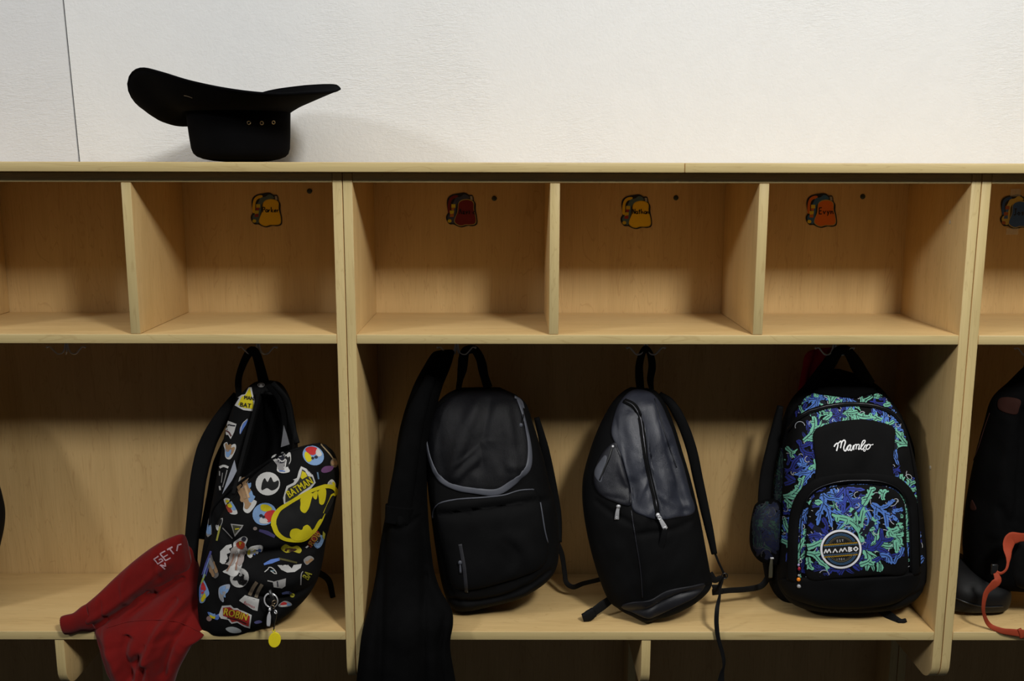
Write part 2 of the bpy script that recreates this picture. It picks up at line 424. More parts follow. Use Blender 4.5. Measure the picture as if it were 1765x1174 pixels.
M_RED = cloth('red_fleece', (.15, .0055, .0045), .92, .12, 900, .3, .14, .1)
M_DRED = cloth('dark_red_cloth', (.50, .020, .045), .9, .15, 500, .5, .3)
M_ORG = cloth('orange_webbing', (.36, .05, .018), .7, .3, 1300, .35, .12)
M_LIN = cloth('pale_lining', (.34, .36, .42), .7, .3, 500, .1, .05); M_LIN2 = cloth('grey_lining', (.13, .13, .14), .8, .2)
def metal(name, c, rough=.22, mt=1.0):
    m, t, b = nodes(name); n = noise_n(t, mapn(t, (1, 1, 1)), 60, 2)
    lk(t, ramp(t, n.outputs[0], [(.3, tuple(x*.9 for x in c)), (.7, c)]), b.inputs['Base Color']); b.inputs['Metallic'].default_value = mt; b.inputs['Roughness'].default_value = rough; return m
M_CHR = metal('polished_steel', (.85, .85, .87), .25, .45); M_WIRE = metal('dull_steel_wire', (.6, .6, .62), .3, .4); M_BRASS = metal('brass', (.60, .46, .28), .3)
M_GUN = metal('dark_zip_metal', (.10, .10, .11), .35)
def plastic(name, c, rough=.35):
    m, t, b = nodes(name); n = noise_n(t, mapn(t, (1, 1, 1)), 40, 2)
    lk(t, ramp(t, n.outputs[0], [(.3, tuple(x*.93 for x in c)), (.7, c)]), b.inputs['Base Color']); b.inputs['Roughness'].default_value = rough; return m
M_YEL = plastic('yellow_plastic', (.90, .74, .02)); M_BPL = plastic('black_plastic', (.012, .012, .012), .3); M_WPL = plastic('white_plastic', (.7, .7, .68), .4)
M_SCR = plastic('dark_green_cap', (.02, .03, .022), .45); M_CAPW = plastic('beige_cap', (.62, .53, .38), .4)
M_OBEAD = plastic('orange_bead', (.9, .25, .01), .25); M_RBEAD = plastic('red_bead', (.35, .01, .03), .25); M_GLASSY = plastic('grey_bead', (.35, .35, .36), .2); M_LBEAD = plastic('lilac_bead', (.4, .33, .6), .25)
def vcol(name, rough=.7, spec=.25):
    m, t, b = nodes(name); a = t.nodes.new('ShaderNodeVertexColor'); a.layer_name = 'Col'; n = noise_n(t, mapn(t, (1, 1, 1)), 900, 2)
    lk(t, mixc(t, a.outputs[0], ramp(t, n.outputs[0], [(.3, (.8, .8, .8)), (.7, (1, 1, 1))]), .6, 'MULTIPLY'), b.inputs['Base Color']); b.inputs['Roughness'].default_value = rough; b.inputs['Specular IOR Level'].default_value = spec
    bump(t, b, n.outputs[0], .15, .0005); return m
M_INK = vcol('printed_ink'); M_PAPER = vcol('laminated_print', .4, .4)
def tape():
    m, t, b = nodes('clear_tape'); n = noise_n(t, mapn(t, (1, 1, 1)), 50, 2); lk(t, ramp(t, n.outputs[0], [(.3, (.75, .75, .72)), (.7, (.85, .85, .82))]), b.inputs['Base Color'])
    b.inputs['Alpha'].default_value = .22; b.inputs['Roughness'].default_value = .35; return m
M_TAPE = tape()
def carpet():
    m, t, b = nodes('grey_carpet'); n = noise_n(t, mapn(t, (1, 1, 1)), 160, 3); lk(t, ramp(t, n.outputs[0], [(.3, (.015, .015, .017)), (.7, (.03, .03, .032))]), b.inputs['Base Color']); b.inputs['Roughness'].default_value = .95; bump(t, b, n.outputs[0], .6, .004); return m
M_CARPET = carpet()
# ------------------------------------------------------------------ the setting
T = .0190; Z1 = -.31264; Z2 = -.93623; D = .296; OV = .0248; ZF = -1.31; W = 1.22; WALLY = D+.022
xs = float(U(136.2, 275, WALLY)[0])
def struct(name, vf, mat, label=None, smooth=False):
    o = mk(name, vf[0], vf[1], mat, smooth=smooth); o['kind'] = 'structure'
    if label: o['label'] = label
    return o
struct('floor', boxm(-5.0, 5.5, -5.5, WALLY+.1, ZF-.05, ZF, 0), M_CARPET, 'grey carpet floor')
XL = float(U(108.6, 0, WALLY)[0])-float(U(136.2, 275, WALLY)[0])  # the joint leans by this much over the strip in view
zt = float(U(108.6, 0, WALLY)[2]); zb = float(U(136.2, 275, WALLY)[2]); k = XL/(zt-zb)
def jx(z): return xs+k*(z-zb)
struct('wall_back', prism([(jx(-1.31)+.0018, -1.31), (5.5, -1.31), (5.5, 1.5), (jx(1.5)+.0018, 1.5)], 'y', WALLY, WALLY+.05), M_WALL, 'white painted wall above the lockers')
struct('wall_left', prism([(-4.5, -1.31), (jx(-1.31)-.0018, -1.31), (jx(1.5)-.0018, 1.5), (-4.5, 1.5)], 'y', WALLY, WALLY+.05), M_WALL2, 'white painted wall panel left of the dark joint')
struct('trim_1', prism([(jx(-1.31)-.0018, -1.31), (jx(-1.31)+.0018, -1.31), (jx(1.5)+.0018, 1.5), (jx(1.5)-.0018, 1.5)], 'y', WALLY+.006, WALLY+.04), M_JOINT, 'thin dark upright joint between the wall panels')
# ------------------------------------------------------------------ lockers
def two(vf, name, parent, mi, me_, label=None):
    """board with its front edge banding: faces turned to the room take the edge material"""
    o = mk(name, vf[0], vf[1], [mi, me_], parent, smooth=True, sharp=50, label=label)
    for p in o.data.polygons:
        if p.normal.y < -.6: p.material_index = 1
    return o
def arcp(cx, cz, r, a0, a1, n=8): return [(cx+r*math.cos(a), cz+r*math.sin(a)) for a in np.linspace(a0, a1, n)]
def hook_mesh(c):
    x, y, z = c; parts = []
    for s in (-1, 1):
        p = cat([(x+s*.0022, y, z), (x+s*.003, y, z-.030), (x+s*.008, y-.001, z-.0455), (x+s*.019, y-.002, z-.0485), (x+s*.028, y-.003, z-.040), (x+s*.034, y-.003, z-.0335), (x+s*.040, y-.003, z-.034)], 30)
        parts.append(tube(p, .0017, 8)); parts.append(uvs(p[-1], (.0027,)*3))
        p = cat([(x+s*.0015, y+.003, z), (x+s*.002, y+.004, z-.040), (x+s*.008, y+.012, z-.052), (x+s*.014, y+.02, z-.050)], 20)
        parts.append(tube(p, .0016, 8))
    parts.append(uvs((x, y, z-.001), (.008, .008, .003)))
    return join(parts)
LABEL_G = None
def unit(x0, x1, divs, lows, hooks, screws, label, wl):
    t = thing('coat_locker', label, 'locker', (x0, 0, ZF), 'coat lockers along the wall')
    g = .0008
    prof = [(0.0, -.0005)]+[(0.0, -1.0)]+arcp(.045, -1.008, .045, math.pi, 1.5*math.pi, 9)[1:]+[(.21, -1.053), (.21, ZF), (D, ZF), (D, -.0005)]
    for a, b in ((x0+g, x0+T), (x1-T, x1-g)): two(prism(prof, 'x', a, b, .0012), 'side_panel', t, M_WZ, M_EZ)
    two(boxm(x0+T+.0006, x1-T-.0006, .0008, D-.001, -.0190, -.0004, .001), 'top_panel', t, M_WX, M_EX)
    two(boxm(x0+T+.0003, x1-T-.0003, -.0006, D-.002, Z1-T, Z1, .0016), 'cubby_shelf', t, M_WX, M_EX)
    two(boxm(x0+T+.0003, x1-T-.0003, -.0006, D-.002, Z2-T, Z2, .0016), 'bench_seat', t, M_WX, M_EX)
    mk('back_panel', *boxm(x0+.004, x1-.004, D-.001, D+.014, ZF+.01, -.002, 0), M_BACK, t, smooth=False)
    for i, x in enumerate(divs): two(boxm(x-T/2, x+T/2, .0004, D-.002, Z1+.0004, -.0194, .0012), 'cubby_divider', t, M_WZ, M_EZ)
    for x in lows:
        pr = [(0.001, Z2-T-.0005), (0.001, -1.015)]+arcp(.045, -1.024, .044, math.pi, 1.5*math.pi, 9)[1:]+[(.21, -1.068), (.21, ZF), (D-.002, ZF), (D-.002, Z2-T-.0005)]
        two(prism(pr, 'x', x-T/2, x+T/2, .0012), 'bench_divider', t, M_WZ, M_EZ)
    for hx in hooks: mk('coat_hook', *hook_mesh((hx, .15, Z1-T)), M_WIRE, t, label='steel wire double hook under the shelf')
    for (sx, sy) in screws:
        p = U(sx, sy, D-.0012); v = join([uvs((p[0], D-.0016, p[2]), (.0058, .0022, .0058), 16, 8), torus((p[0], D-.0022, p[2]), .0022, .0006)])
        mk('screw_cap', *v, M_SCR, t, label='dark green screw cap in the cubby back')
    for (sx, sy) in wl:
        q = U(sx, sy, .08); mk('hole_plug', *uvs((x1-T-.0003, .08, q[2]), (.0015, .0045, .0045), 12, 8), M_CAPW, t, label='pale plug in the side panel')
    return t
def ux(px, py, Y=0.0): return float(U(px, py, Y)[0])
d_l = ux(216.5, 318); d1 = ux(956.8, 320); d2 = ux(1317.7, 322)
hk = [ux(p, 600, .15) for p in (115, 445, 787, 1113, 1438, 1781)]
unit(-W, 0, [d_l, d_l-.403], [ux(102, 1110), ux(102, 1110)-.6], [hk[0], hk[1], hk[0]-.40], [(533.5, 329.5), (160-60, 322)][:1], 'left maple coat locker unit, partly outside the picture', [])
unit(0, W, [d1, d2], [ux(1114, 1105)], [hk[2], hk[3], hk[4]], [(852, 342), (1165, 341), (1487, 339)], 'middle maple coat locker unit with three cubbies over one bench', [(1656, 383), (1612, 806)])
unit(W, 2*W, [W+.41, W+.81], [W+.61], [hk[5], hk[5]+.4], [], 'maple coat locker unit cut off by the right edge of the picture', [])
# smudges beside the caps
xc = ux(1180.5, 290, -OV)
for a, b, lab in ((-W-.6, xc-.0004, 'long maple board capping the left and middle lockers under the black hat'), (xc+.0004, 2*W+.5, 'maple capping board right of the seam on top of the lockers')):
    v = boxm(a, b, -OV, D+.0205, .0004, T, .0018); o = mk('capping_board', v[0], v[1], [M_WX, M_EX], smooth=True, sharp=50, loc=((a+b)/2, .15, 0))
    for p in o.data.polygons:
        if p.normal.y < -.6: p.material_index = 1
    tag(o, lab, 'board')
# ------------------------------------------------------------------ shared bag pieces
def web(pts, w, t=.0012, n=50, up=(0, 1, 0), twist=None, k=12):
    """webbing / strap in the air: pts (px,py,Y)"""
    p = arclen(pts, n); P = U(p[:, 0], p[:, 1], p[:, 2])
    if np.ndim(w): w = np.interp(np.linspace(0, 1, n), np.linspace(0, 1, len(w)), w)
    if twist is not None and np.ndim(twist): twist = np.interp(np.linspace(0, 1, n), np.linspace(0, 1, len(twist)), twist)
    return sweep(P, sup(k, 3.0), np.asarray(w)/840.0/2, t, up=up, twist=twist)
def pull(c, d, L, wd, mat, parent, name='zip_pull', th=.0012):
    """flat metal tongue hanging from a slider; c and d pixel places with depth"""
    a = np.array(U(*c)); b = np.array(U(*d)); m = (a+b)/2
    v1 = sweep(np.linspace(a, b, 8), sup(10, 3), np.array([.6, .75, .85, .9, 1, 1, 1, .9])*wd, th)
    v2 = uvs(a, (.0042, .003, .0048), 10, 8)
    hole = torus(b+(m-b)*.35+np.array([0, -th, 0]), wd*.45, .0006)
    return mk(name, *join([v1, v2, hole]), mat, parent, label=None)
def off3(v, d): return np.asarray(v)+np.array([0, -d, 0])
# ------------------------------------------------------------------ hat
HY = .125
hat = thing('cowboy_hat', 'black felt wide-brimmed hat lying upside down on the locker top', 'hat', tuple(U(412, 277, HY)*[1, 1, 0]+[0, 0, T+.0004]))
def hat_mesh():
    n = 96; ca = np.linspace(0, 2*np.pi, n, endpoint=False)
    # crown wall, from its flat top (down here) to the opening
    cz0 = T+.0006
    rings = []
    cxb = float(U(415, 240, HY)[0]); cxt = float(U(411, 200, HY)[0]); zt_ = float(U(411, 192, HY)[2])
    rx0, rx1 = 81/840., 87.0/840.; ry0, ry1 = .078, .080
    prof = [(0.0, .55, .0), (.0, .86, .0), (.006, .945, .012), (.022, .985, .04), (.05, 1, .10), (.11, 1, .22)]
    for dz, rr in [(0, .02), (0, .3), (0.0022, .58), (.0058, .78), (.0105, .90), (.0165, .965), (.027, .995), (.05, 1.0), (.075, 1.0), (.1, 1.0)]:
        u = min(1, dz/.1); z = cz0+dz if dz < .09 else zt_
        rx = (rx0*(1-u)+rx1*u)*rr; ry = (ry0*(1-u)+ry1*u)*rr; cx = cxb*(1-u)+cxt*u
        pin = 1-.03*np.exp(-((ca-4.0)/.4)**2)*(dz > .0)
        rings.append(np.stack([cx+rx*np.cos(ca)*pin, HY+ry*np.sin(ca)*pin, np.full(n, z)], 1))
    rim = [(586, 153, .10), (572, 158, .04), (530, 160, -.005), (470, 162, -.03), (400, 155, -.035), (330, 141, -.02), (280, 126, .0), (245, 118, .03), (227, 127, .055), (221, 147, .075), (228, 168, .10), (245, 186, .13), (270, 198, .16), (300, 204, .19), (345, 200, .22), (400, 183, .24), (455, 160, .25), (510, 150.5, .225), (555, 147, .18), (579, 147.5, .14)]
    R = arclen(rim, n, True); RP = U(R[:, 0], R[:, 1], R[:, 2])
    c = RP.mean(0); ang = np.arctan2(RP[:, 1]-HY, RP[:, 0]-cxt)
    inner = rings[-1]
    # match the rim to the crown ring by angle
    order = np.argsort(np.mod(ang, 2*np.pi)); A = np.mod(ang, 2*np.pi)[order]; Q = RP[order]
    A2 = np.r_[A-2*np.pi, A, A+2*np.pi]; Q2 = np.vstack([Q, Q, Q])
    rimP = np.stack([np.interp(ca, A2, Q2[:, k]) for k in range(3)], 1)
    for u in (.04, .10, .2, .32, .45, .58, .70, .82, .92, 1.0):
        P = inner*(1-u)+rimP*u
        P[:, 2] -= np.sin(np.pi*u)*(.010-.010*np.cos(ca))*1.1
        rings.append(P)
    v = np.vstack(rings); f = []
    for i in range(len(rings)-1):
        for j in range(n):
            j2 = (j+1) % n; f.append((i*n+j, i*n+j2, (i+1)*n+j2, (i+1)*n+j))
    f.append(tuple(range(n))[::-1])
    return v, f, rings
hv, hf, hr = hat_mesh(); n_ = 96; nc = 10
crown_f = [q for q in hf if max(q) < nc*n_]; brim_f = [tuple(i-(nc-1)*n_ for i in q) for q in hf if min(q) >= (nc-1)*n_]
oc = mk('crown', hv[:nc*n_], crown_f, M_FELT, hat); ob = mk('brim', hv[(nc-1)*n_:], brim_f, M_FELT, hat)
for o in (oc, ob):
    s_ = o.modifiers.new('thick', 'SOLIDIFY'); s_.thickness = .0032; s_.offset = 0 if o is ob else -1
rb = hr[-1]; mk('brim_edge', *sweep(rb, circ(8), .0024, .0024, closed=True), M_FELT, hat)
sh = Surf().add(hv, hf)
for (ex, ey) in ((429, 211.5), (451, 212), (471, 211)):
    h = sh.hit(ex, ey); mk('eyelet', *torus(np.array(h[0])+np.array(h[1])*.0006, .0031, .0009, nrm=h[1], n=20, k=6), M_BRASS, hat, label='small brass vent eyelet')
q_ = trim(sh, [(318, 164), (324, 165), (332, 168)], .0012, .0008, 10, .001); mk('band_bow', *q_, cloth('tan_ribbon', (.25, .2, .14)), hat)

# ------------------------------------------------------------------ comic-print bag (left)
A = thing('backpack', 'black backpack with colourful comic sticker print and yellow oval emblem, hanging half open', 'backpack', tuple(U(455, 1080, .06)*[1, 1, 0]+[0, 0, Z2]))
rowsA = [(452, 657, 462, 656, .16, .004, .004), (434, 662, 484, 662, .155, .03, .02), (408, 690, 500, 690, .15, .045, .035), (392, 735, 509, 735, .145, .05, .05), (381, 790, 515, 790, .14, .055, .06),
         (372, 840, 530, 830, .13, .06, .065), (362, 890, 548, 880, .12, .06, .07), (352, 940, 550, 930, .11, .06, .075), (343, 1000, 545, 980, .10, .06, .075), (341, 1050, 520, 1030, .09, .055, .07), (348, 1085, 490, 1062, .08, .045, .05), (365, 1098, 465, 1078, .075, .03, .03), (385, 1100, 440, 1090, .07, .006, .006)]
# body sunk where the top gapes open
def gape(P):
    g = np.array([(455, 672), (440, 720), (425, 770), (410, 850), (470, 830), (505, 775), (498, 715), (482, 675)])
    d = segdist(P.reshape(-1, 2), np.vstack([g, g[:1]])); i = inside(P.reshape(-1, 2), g)
    return (-.05*np.where(i, np.clip(d/14, 0, 1), 0)).reshape(P.shape[:2])
bA = loft(rowsA, 150, 110, 2.6, extra=gape, noise=(.003, .04, 3), folds=[([(372, 880), (400, 940), (395, 1010)], -.006, 9), ([(360, 1000), (380, 1050)], .006, 10)])
SA = Surf().add(*bA)
mk('body', *bA, M_PRINTC, A)
lining = cushion(SA, [(456, 676), (443, 715), (430, 770), (412, 850), (470, 830), (503, 775), (496, 715), (480, 677)], .0012, 4, 8, 60, .001)
mk('lining', *lining, M_VOID, A, label='black inside lining showing through the open zip')
# front pouch, slumped forward
rowsF = [(545, 767, 562, 768, .05, .004, .01), (505, 776, 576, 783, .05, .03, .03), (462, 800, 583, 806, .05, .05, .045), (425, 832, 584, 830, .05, .058, .05), (398, 862, 580, 855, .05, .062, .05), (378, 895, 573, 890, .045, .066, .05),
         (364, 930, 562, 930, .045, .066, .05), (354, 970, 556, 968, .04, .064, .05), (346, 1010, 546, 1002, .035, .06, .05), (343, 1050, 526, 1032, .03, .052, .05), (350, 1082, 498, 1056, .025, .04, .04), (372, 1096, 470, 1074, .02, .02, .02), (395, 1098, 445, 1086, .02, .004, .004)]
bF = loft(rowsF, 170, 120, 2.5, noise=(.0028, .05, 9), folds=[([(420, 945), (470, 935), (540, 930)], -.014, 9), ([(425, 965), (440, 1000), (490, 1014), (545, 1000)], -.008, 5), ([(440, 965), (490, 985), (535, 975)], .012, 16), ([(400, 905), (430, 930), (425, 960)], -.007, 8),
                                                     ([(380, 940), (400, 1000), (440, 1050)], .005, 12), ([(500, 1015), (470, 1050), (455, 1085)], -.006, 8), ([(560, 800), (575, 850)], -.004, 6), ([(470, 860), (450, 900), (470, 940)], -.004, 8)])
SA.add(*bF); mk('front_pouch', *bF, M_PRINTC, A)
mk('opening_rim', *join([trim(SA, [(362, 905), (366, 880), (385, 855), (425, 822), (470, 792), (520, 772), (552, 766)], .0035, .0022, 60, .001)]), M_BLK, A)
# slack edges of the main zip standing up on both sides
pr = [(440, 690, .095), (428, 730, .085), (418, 770, .07), (408, 815, .05), (402, 850, .03)]
mk('zip_edge', *web([(447, 672, .10), (437, 715, .09), (425, 760, .075), (411, 815, .05), (402, 852, .02)], 7, .002), M_BLK, A)
mk('zip_edge', *web([(470, 660, .11), (494, 690, .10), (503, 730, .085), (512, 764, .06)], 10, .003), M_BLK, A)
mk('zip_edge', *web([(462, 665, .10), (482, 690, .08), (490, 725, .07), (488, 760, .05)], 9, .002), M_VOID, A)
def flat(pts, Y, mat, name, parent, th=.0012, label=None):
    p = arclen(pts, 40, True) if len(pts) > 5 else np.asarray(pts, float)
    P = U(p[:, 0], p[:, 1], np.array([Y(a[0], a[1]) if callable(Y) else Y for a in p])); n = len(P)
    Q = P.copy(); Q[:, 1] += th; v = np.vstack([P, Q]); f = [tuple(range(n)), tuple(range(n, 2*n))[::-1]]+[(i, n+i, n+(i+1) % n, (i+1) % n) for i in range(n)]
    return mk(name, v, f, mat, parent, smooth=False, label=label)
flat([(404, 793), (408, 812), (400, 828), (383, 852), (392, 826)], .035, M_LIN, 'lining_flap', A, label='pale blue-grey lining edge at the left of the opening')
flat([(489, 733), (494, 748), (499, 766), (484, 771), (487, 750)], .045, M_LIN2, 'lining_flap', A, label='grey lining wedge at the right of the opening')
# shoulder strap on the left, handle loop
mk('shoulder_strap', *web([(408, 680, .20), (385, 715, .19), (358, 765, .18), (343, 820, .17), (336, 880, .16), (330, 940, .15), (330, 995, .13)], [14, 28, 32, 30, 28, 26, 20], .007, 70), M_BLK, A)
mk('shoulder_strap', *web([(400, 735, .21), (376, 800, .21), (366, 860, .2), (352, 930, .17)], [8, 20, 24, 22], .006, 50), M_BLK, A)
mk('strap_webbing', *web([(330, 990, .13), (338, 1030, .12), (352, 1062, .11)], [12, 11, 10], .0014, 20), M_WEB, A)
mk('strap_webbing', *web([(545, 985, .16), (566, 1000, .17), (574, 1030, .16)], [14, 12, 10], .0014, 20), M_WEB, A)
mk('handle_loop', *web([(412, 688, .155), (411, 655, .152), (418, 630, .15), (428, 610, .148), (436, 604, .147), (442, 612, .149), (448, 632, .152), (455, 660, .155)], [10, 12, 12, 13, 15, 17, 18, 20], .0016, 60), M_WEB, A)
# print: plain patches in the colours of the stickers; lettering kept
PA = Print(SA)
WH = (.56, .55, .53); YE = (.62, .52, .01); BL = (.10, .19, .52); LB = (.20, .33, .56); RE = (.50, .03, .03); TA = (.34, .21, .11); K = (.010, .010, .010); PU = (.13, .05, .14); DK = (.02, .02, .03); GR = (.30, .29, .28)
def moon(cx, cy, rx, ry, rot, layer=0, cov=.62, col=WH):
    PA.ell(cx, cy, rx, ry, col, layer, rot); c, s = math.cos(rot), math.sin(rot)
    def L(x, y): return (cx+x*rx*c-y*ry*s, cy+x*rx*s+y*ry*c)
    PA.poly([L(-.45, -.1), (L(-.2, -.5)), L(.0, -.15), L(.3, -.55), L(.5, -.1), L(.9, -.2), L(.8, .35), L(.3, .6), L(-.1, .35), L(-.55, .5)], K, layer+1, smooth=True)
def badge(cx, cy, r, rot, layer=0, ry=None):
    ry = ry or r; PA.ell(cx, cy, r, ry, LB, layer, rot); c, s = math.cos(rot), math.sin(rot)
    def L(x, y): return (cx+x*r*c-y*ry*s, cy+x*r*s+y*ry*c)
    PA.poly([L(-.9, -.1), L(-.6, -.65), L(0, -.85), L(.1, -.2), L(-.3, .1)], RE, layer+1, smooth=True)
    PA.poly([L(-.75, .1), L(-.2, .15), L(.1, .5), L(-.1, .9), L(-.6, .6)], YE, layer+1, smooth=True)
    PA.poly([L(0, -.9), L(.6, -.6), L(.5, -.2), L(.1, -.3)], WH, layer+1, smooth=True)
    PA.ell(cx+.3*r*c, cy+.3*r*s, r*.16, r*.13, DK, layer+2); PA.ell(cx-.05*r, cy+.25*r, r*.13, r*.12, DK, layer+2)
def streak(pts, w, col, layer=0): PA.stroke(pts, w, col, layer)
def blot(pts, cols, layer=0, edge=WH):
    p = np.array(pts, float); c = p.mean(0); PA.poly(pts, edge, layer, smooth=True)
    for i, cc in enumerate(cols):
        k = .78-.0*i; a = 2*math.pi*i/len(cols); q = c+(p-c)*(.5 if len(cols) > 1 else .8)+np.array([math.cos(a), math.sin(a)])*np.ptp(p, axis=0)*(.18 if len(cols) > 1 else 0)
        PA.poly(q, cc, layer+1+.3*i, smooth=True)
# lettering patch at the top left
PA.poly([(405, 699), (413, 686), (410, 686), (417, 681), (423, 680), (431, 664), (434, 668), (436, 680), (439, 690), (439, 702), (438, 709), (420, 707)], WH, 0)
PA.poly([(411, 698), (417, 685), (424, 681), (431, 669), (434, 682), (437, 696), (436, 705), (420, 703)], YE, 1)
PA.text('BAT', 424, 699, 10, .12, K, 2.5, 1.0, 0, .3); PA.text('MAN', 430, 687, 9, .12, K, 2.5, .8, 0, .3)
PA.poly([(389, 724), (398, 727), (408, 731), (404, 745), (398, 757), (394, 750), (386, 749), (385, 737)], WH, 0); streak([(388, 729), (398, 733), (406, 734)], 2.2, DK, 1); streak([(387, 741), (395, 745), (399, 752)], 2.6, (.12, .05, .05), 1)
PA.poly([(427, 722), (421, 728), (414, 738), (414, 749), (419, 740), (425, 730)], BL, 0, smooth=True); streak([(427, 722), (418, 731), (414, 747)], 1.0, WH, 1)
blot([(386, 766), (392, 762), (395, 769), (405, 765), (407, 772), (402, 785), (396, 792), (389, 788), (388, 775)], [TA, LB, TA])
PA.stroke([(379, 806), (386, 803), (394, 806)], 4, WH, 0); streak([(379, 812), (379, 820)], 2, GR); streak([(392, 810), (388, 826), (384, 840)], 1.6, GR); streak([(379, 838), (380, 845)], 3, WH); streak([(384, 815), (382, 832)], 1.2, GR)
PA.ell(450, 664, 6, 4, GR, 0)
# front pouch
PA.stroke([(443, 806), (455, 798), (467, 791), (473, 788)], [1.5, 5, 6, 4], (.42, .36, .03), 0)
blot([(468, 789), (476, 783), (481, 788), (487, 779), (492, 783), (490, 789), (500, 780), (502, 794), (497, 805), (500, 813), (488, 816), (478, 812), (478, 802)], [K, (.25, .24, .24), DK], 1); PA.stroke([(480, 792), (488, 797), (494, 792), (492, 806)], 2.0, WH, 3.5); streak([(482, 812), (492, 813)], 1.6, BL, 4)
badge(540, 785.5, 19, .55, 0, 16)
moon(462, 834, 21, 20, -.1)
blot([(404, 828), (412, 822), (424, 820), (429, 818), (428, 832), (424, 838), (432, 848), (436, 860), (443, 866), (430, 884), (420, 880), (420, 866), (412, 850)], [LB, TA, TA, TA]); streak([(418, 842), (424, 860)], 5, TA, 3); streak([(424, 838), (430, 858)], 4, (.55, .36, .2), 3)
blot([(386, 861), (394, 859), (402, 868), (410, 885), (398, 886), (392, 876)], [LB, (.3, .05, .03), YE])
badge(456, 886, 21, 2.7, 0, 19)
# BATMAN lettering patch
PA.poly([(490, 872), (488, 858), (494, 838), (506, 832), (508, 828), (505, 827), (512, 824), (515, 813), (519, 804), (528, 808), (533, 817), (539, 818), (544, 832), (536, 842), (523, 850), (512, 862), (500, 868)], WH, 0)
PA.poly([(492, 866), (492, 853), (497, 841), (509, 835), (514, 829), (518, 821), (521, 809), (526, 812), (531, 821), (538, 822), (541, 831), (533, 839), (521, 847), (509, 858)], (.03, .03, .02), 1)
PA.text('BATMAN', 517.0, 840.5, 18.5, -.56, YE, 2, .64, .0, .35); PA.poly([(521, 812), (527, 815), (530, 821), (521, 826), (518, 823)], YE, 2)
# yellow oval emblem: a plain ring with rounded lobes
ring = [(472, 906), (473, 893), (482, 878), (500, 866), (520, 854), (540, 844), (560, 838), (572, 839), (578, 846), (577, 853)]
PA.stroke(ring, [9, 9, 7, 6, 6, 6, 6, 7, 7, 5], YE, 3.4); PA.stroke([(577, 853), (571, 852), (563, 868), (556, 884)], [5, 1, 0.4, 1], YE, 3.4)
PA.poly([(473, 900), (480, 882), (500, 868), (530, 852), (560, 842), (575, 848), (572, 866), (558, 892), (540, 914), (510, 930), (490, 925), (478, 914)], K, 3, smooth=True)
PA.stroke([(472, 904), (478, 918), (490, 928), (508, 931), (526, 928), (540, 915), (552, 900), (559, 885)], [9, 8, 6, 6, 6, 6, 3, 1], YE, 3.5)
PA.poly([(519, 858), (538, 849), (536, 862), (532, 876), (525, 884), (518, 879), (518, 868)], YE, 4, smooth=True)
PA.poly([(548, 846), (560, 842), (560, 858), (556, 869), (550, 868), (549, 858)], YE, 4, smooth=True); PA.poly([(539, 850), (547, 846), (545, 860), (540, 858)], YE, 4, smooth=True)
PA.poly([(500, 924), (502, 913), (511, 910), (520, 913), (523, 907), (530, 904), (536, 910), (537, 918), (524, 929), (510, 931)], YE, 4.2, smooth=True)
PA.poly([(537, 920), (546, 900), (553, 893), (552, 901), (545, 914)], YE, 4.2, smooth=True)
PA.stroke([(553, 766), (560, 774), (568, 783), (576, 794)], 2, (.3, .22, .12), 0); blot([(570, 794), (577, 790), (582, 800), (577, 806), (570, 802)], [TA, TA], 0, (.2, .15, .1)); PA.poly([(553, 811), (560, 804), (574, 804), (570, 812), (558, 815)], PU, .5, smooth=True); streak([(547, 814), (549, 826)], 2.4, (.12, .2, .3)); blot([(565, 832), (572, 826), (578, 834), (576, 841), (566, 838)], [YE, (.4, .4, .38)], 0)
# below
PA.text('ROB', 541.5, 928, 15, -1.0, (.42, .22, .03), 2, .8, 0, .4); PA.poly([(529, 939), (536, 926), (545, 912), (550, 918), (543, 934), (536, 944)], (.30, .04, .03), 1); PA.stroke([(531, 940), (527, 944)], 3, WH, 1.6); blot([(540, 935), (549, 922), (558, 926), (554, 940), (546, 945)], [LB, LB, DK], 0, LB); PA.poly([(556, 915), (560, 920), (558, 930), (555, 925)], (.4, .38, .05), 1)
PA.poly([(484, 945), (492, 938), (503, 942), (513, 940), (520, 948), (516, 954), (505, 951), (493, 953)], (.42, .36, .02), 0, smooth=True); PA.poly([(490, 946), (500, 944), (512, 946), (506, 951), (493, 951)], (.05, .02, .01), 1, smooth=True)
PA.stroke([(455, 973), (468, 968), (482, 964)], [3, 7, 4], BL, 0); PA.stroke([(480, 963), (495, 966), (512, 970)], 3, (.08, .07, .02), 0)
PA.poly([(478, 974), (486, 974), (492, 979), (496, 973), (503, 980), (506, 974), (520, 972), (518, 979), (508, 986), (495, 987), (485, 982)], WH, 0)
PA.stroke([(456, 986), (462, 981), (465, 977), (472, 981), (477, 988), (474, 989), (467, 984)], 1.6, WH, .5); streak([(466, 984), (473, 984)], 2, (.15, .25, .3), 0)
blot([(426, 950), (433, 942), (452, 940), (451, 951), (441, 949), (434, 955), (434, 962), (428, 960)], [BL, WH, YE, WH]); blot([(523, 965), (533, 958), (541, 963), (534, 970), (528, 974)], [TA, TA, GR], 0, GR)
PA.text('BA', 529, 992, 17, -1.0, (.33, .31, .03), 1, .6, 0, .4); PA.stroke([(518, 1008), (519, 990), (522, 985)], 1.6, GR, 1)
PA.poly([(379, 969), (380, 950), (390, 940), (399, 938), (400, 943), (395, 946), (398, 952), (391, 955), (393, 962), (388, 964), (388, 972), (383, 972)], WH, 0)
blot([(384, 985), (394, 978), (396, 960), (402, 945), (403, 935), (412, 928), (421, 924), (427, 929), (424, 939), (427, 947), (420, 958), (418, 975), (414, 985), (404, 994), (392, 989)], [(.35, .3, .28), (.3, .27, .25)], 1.5, WH)
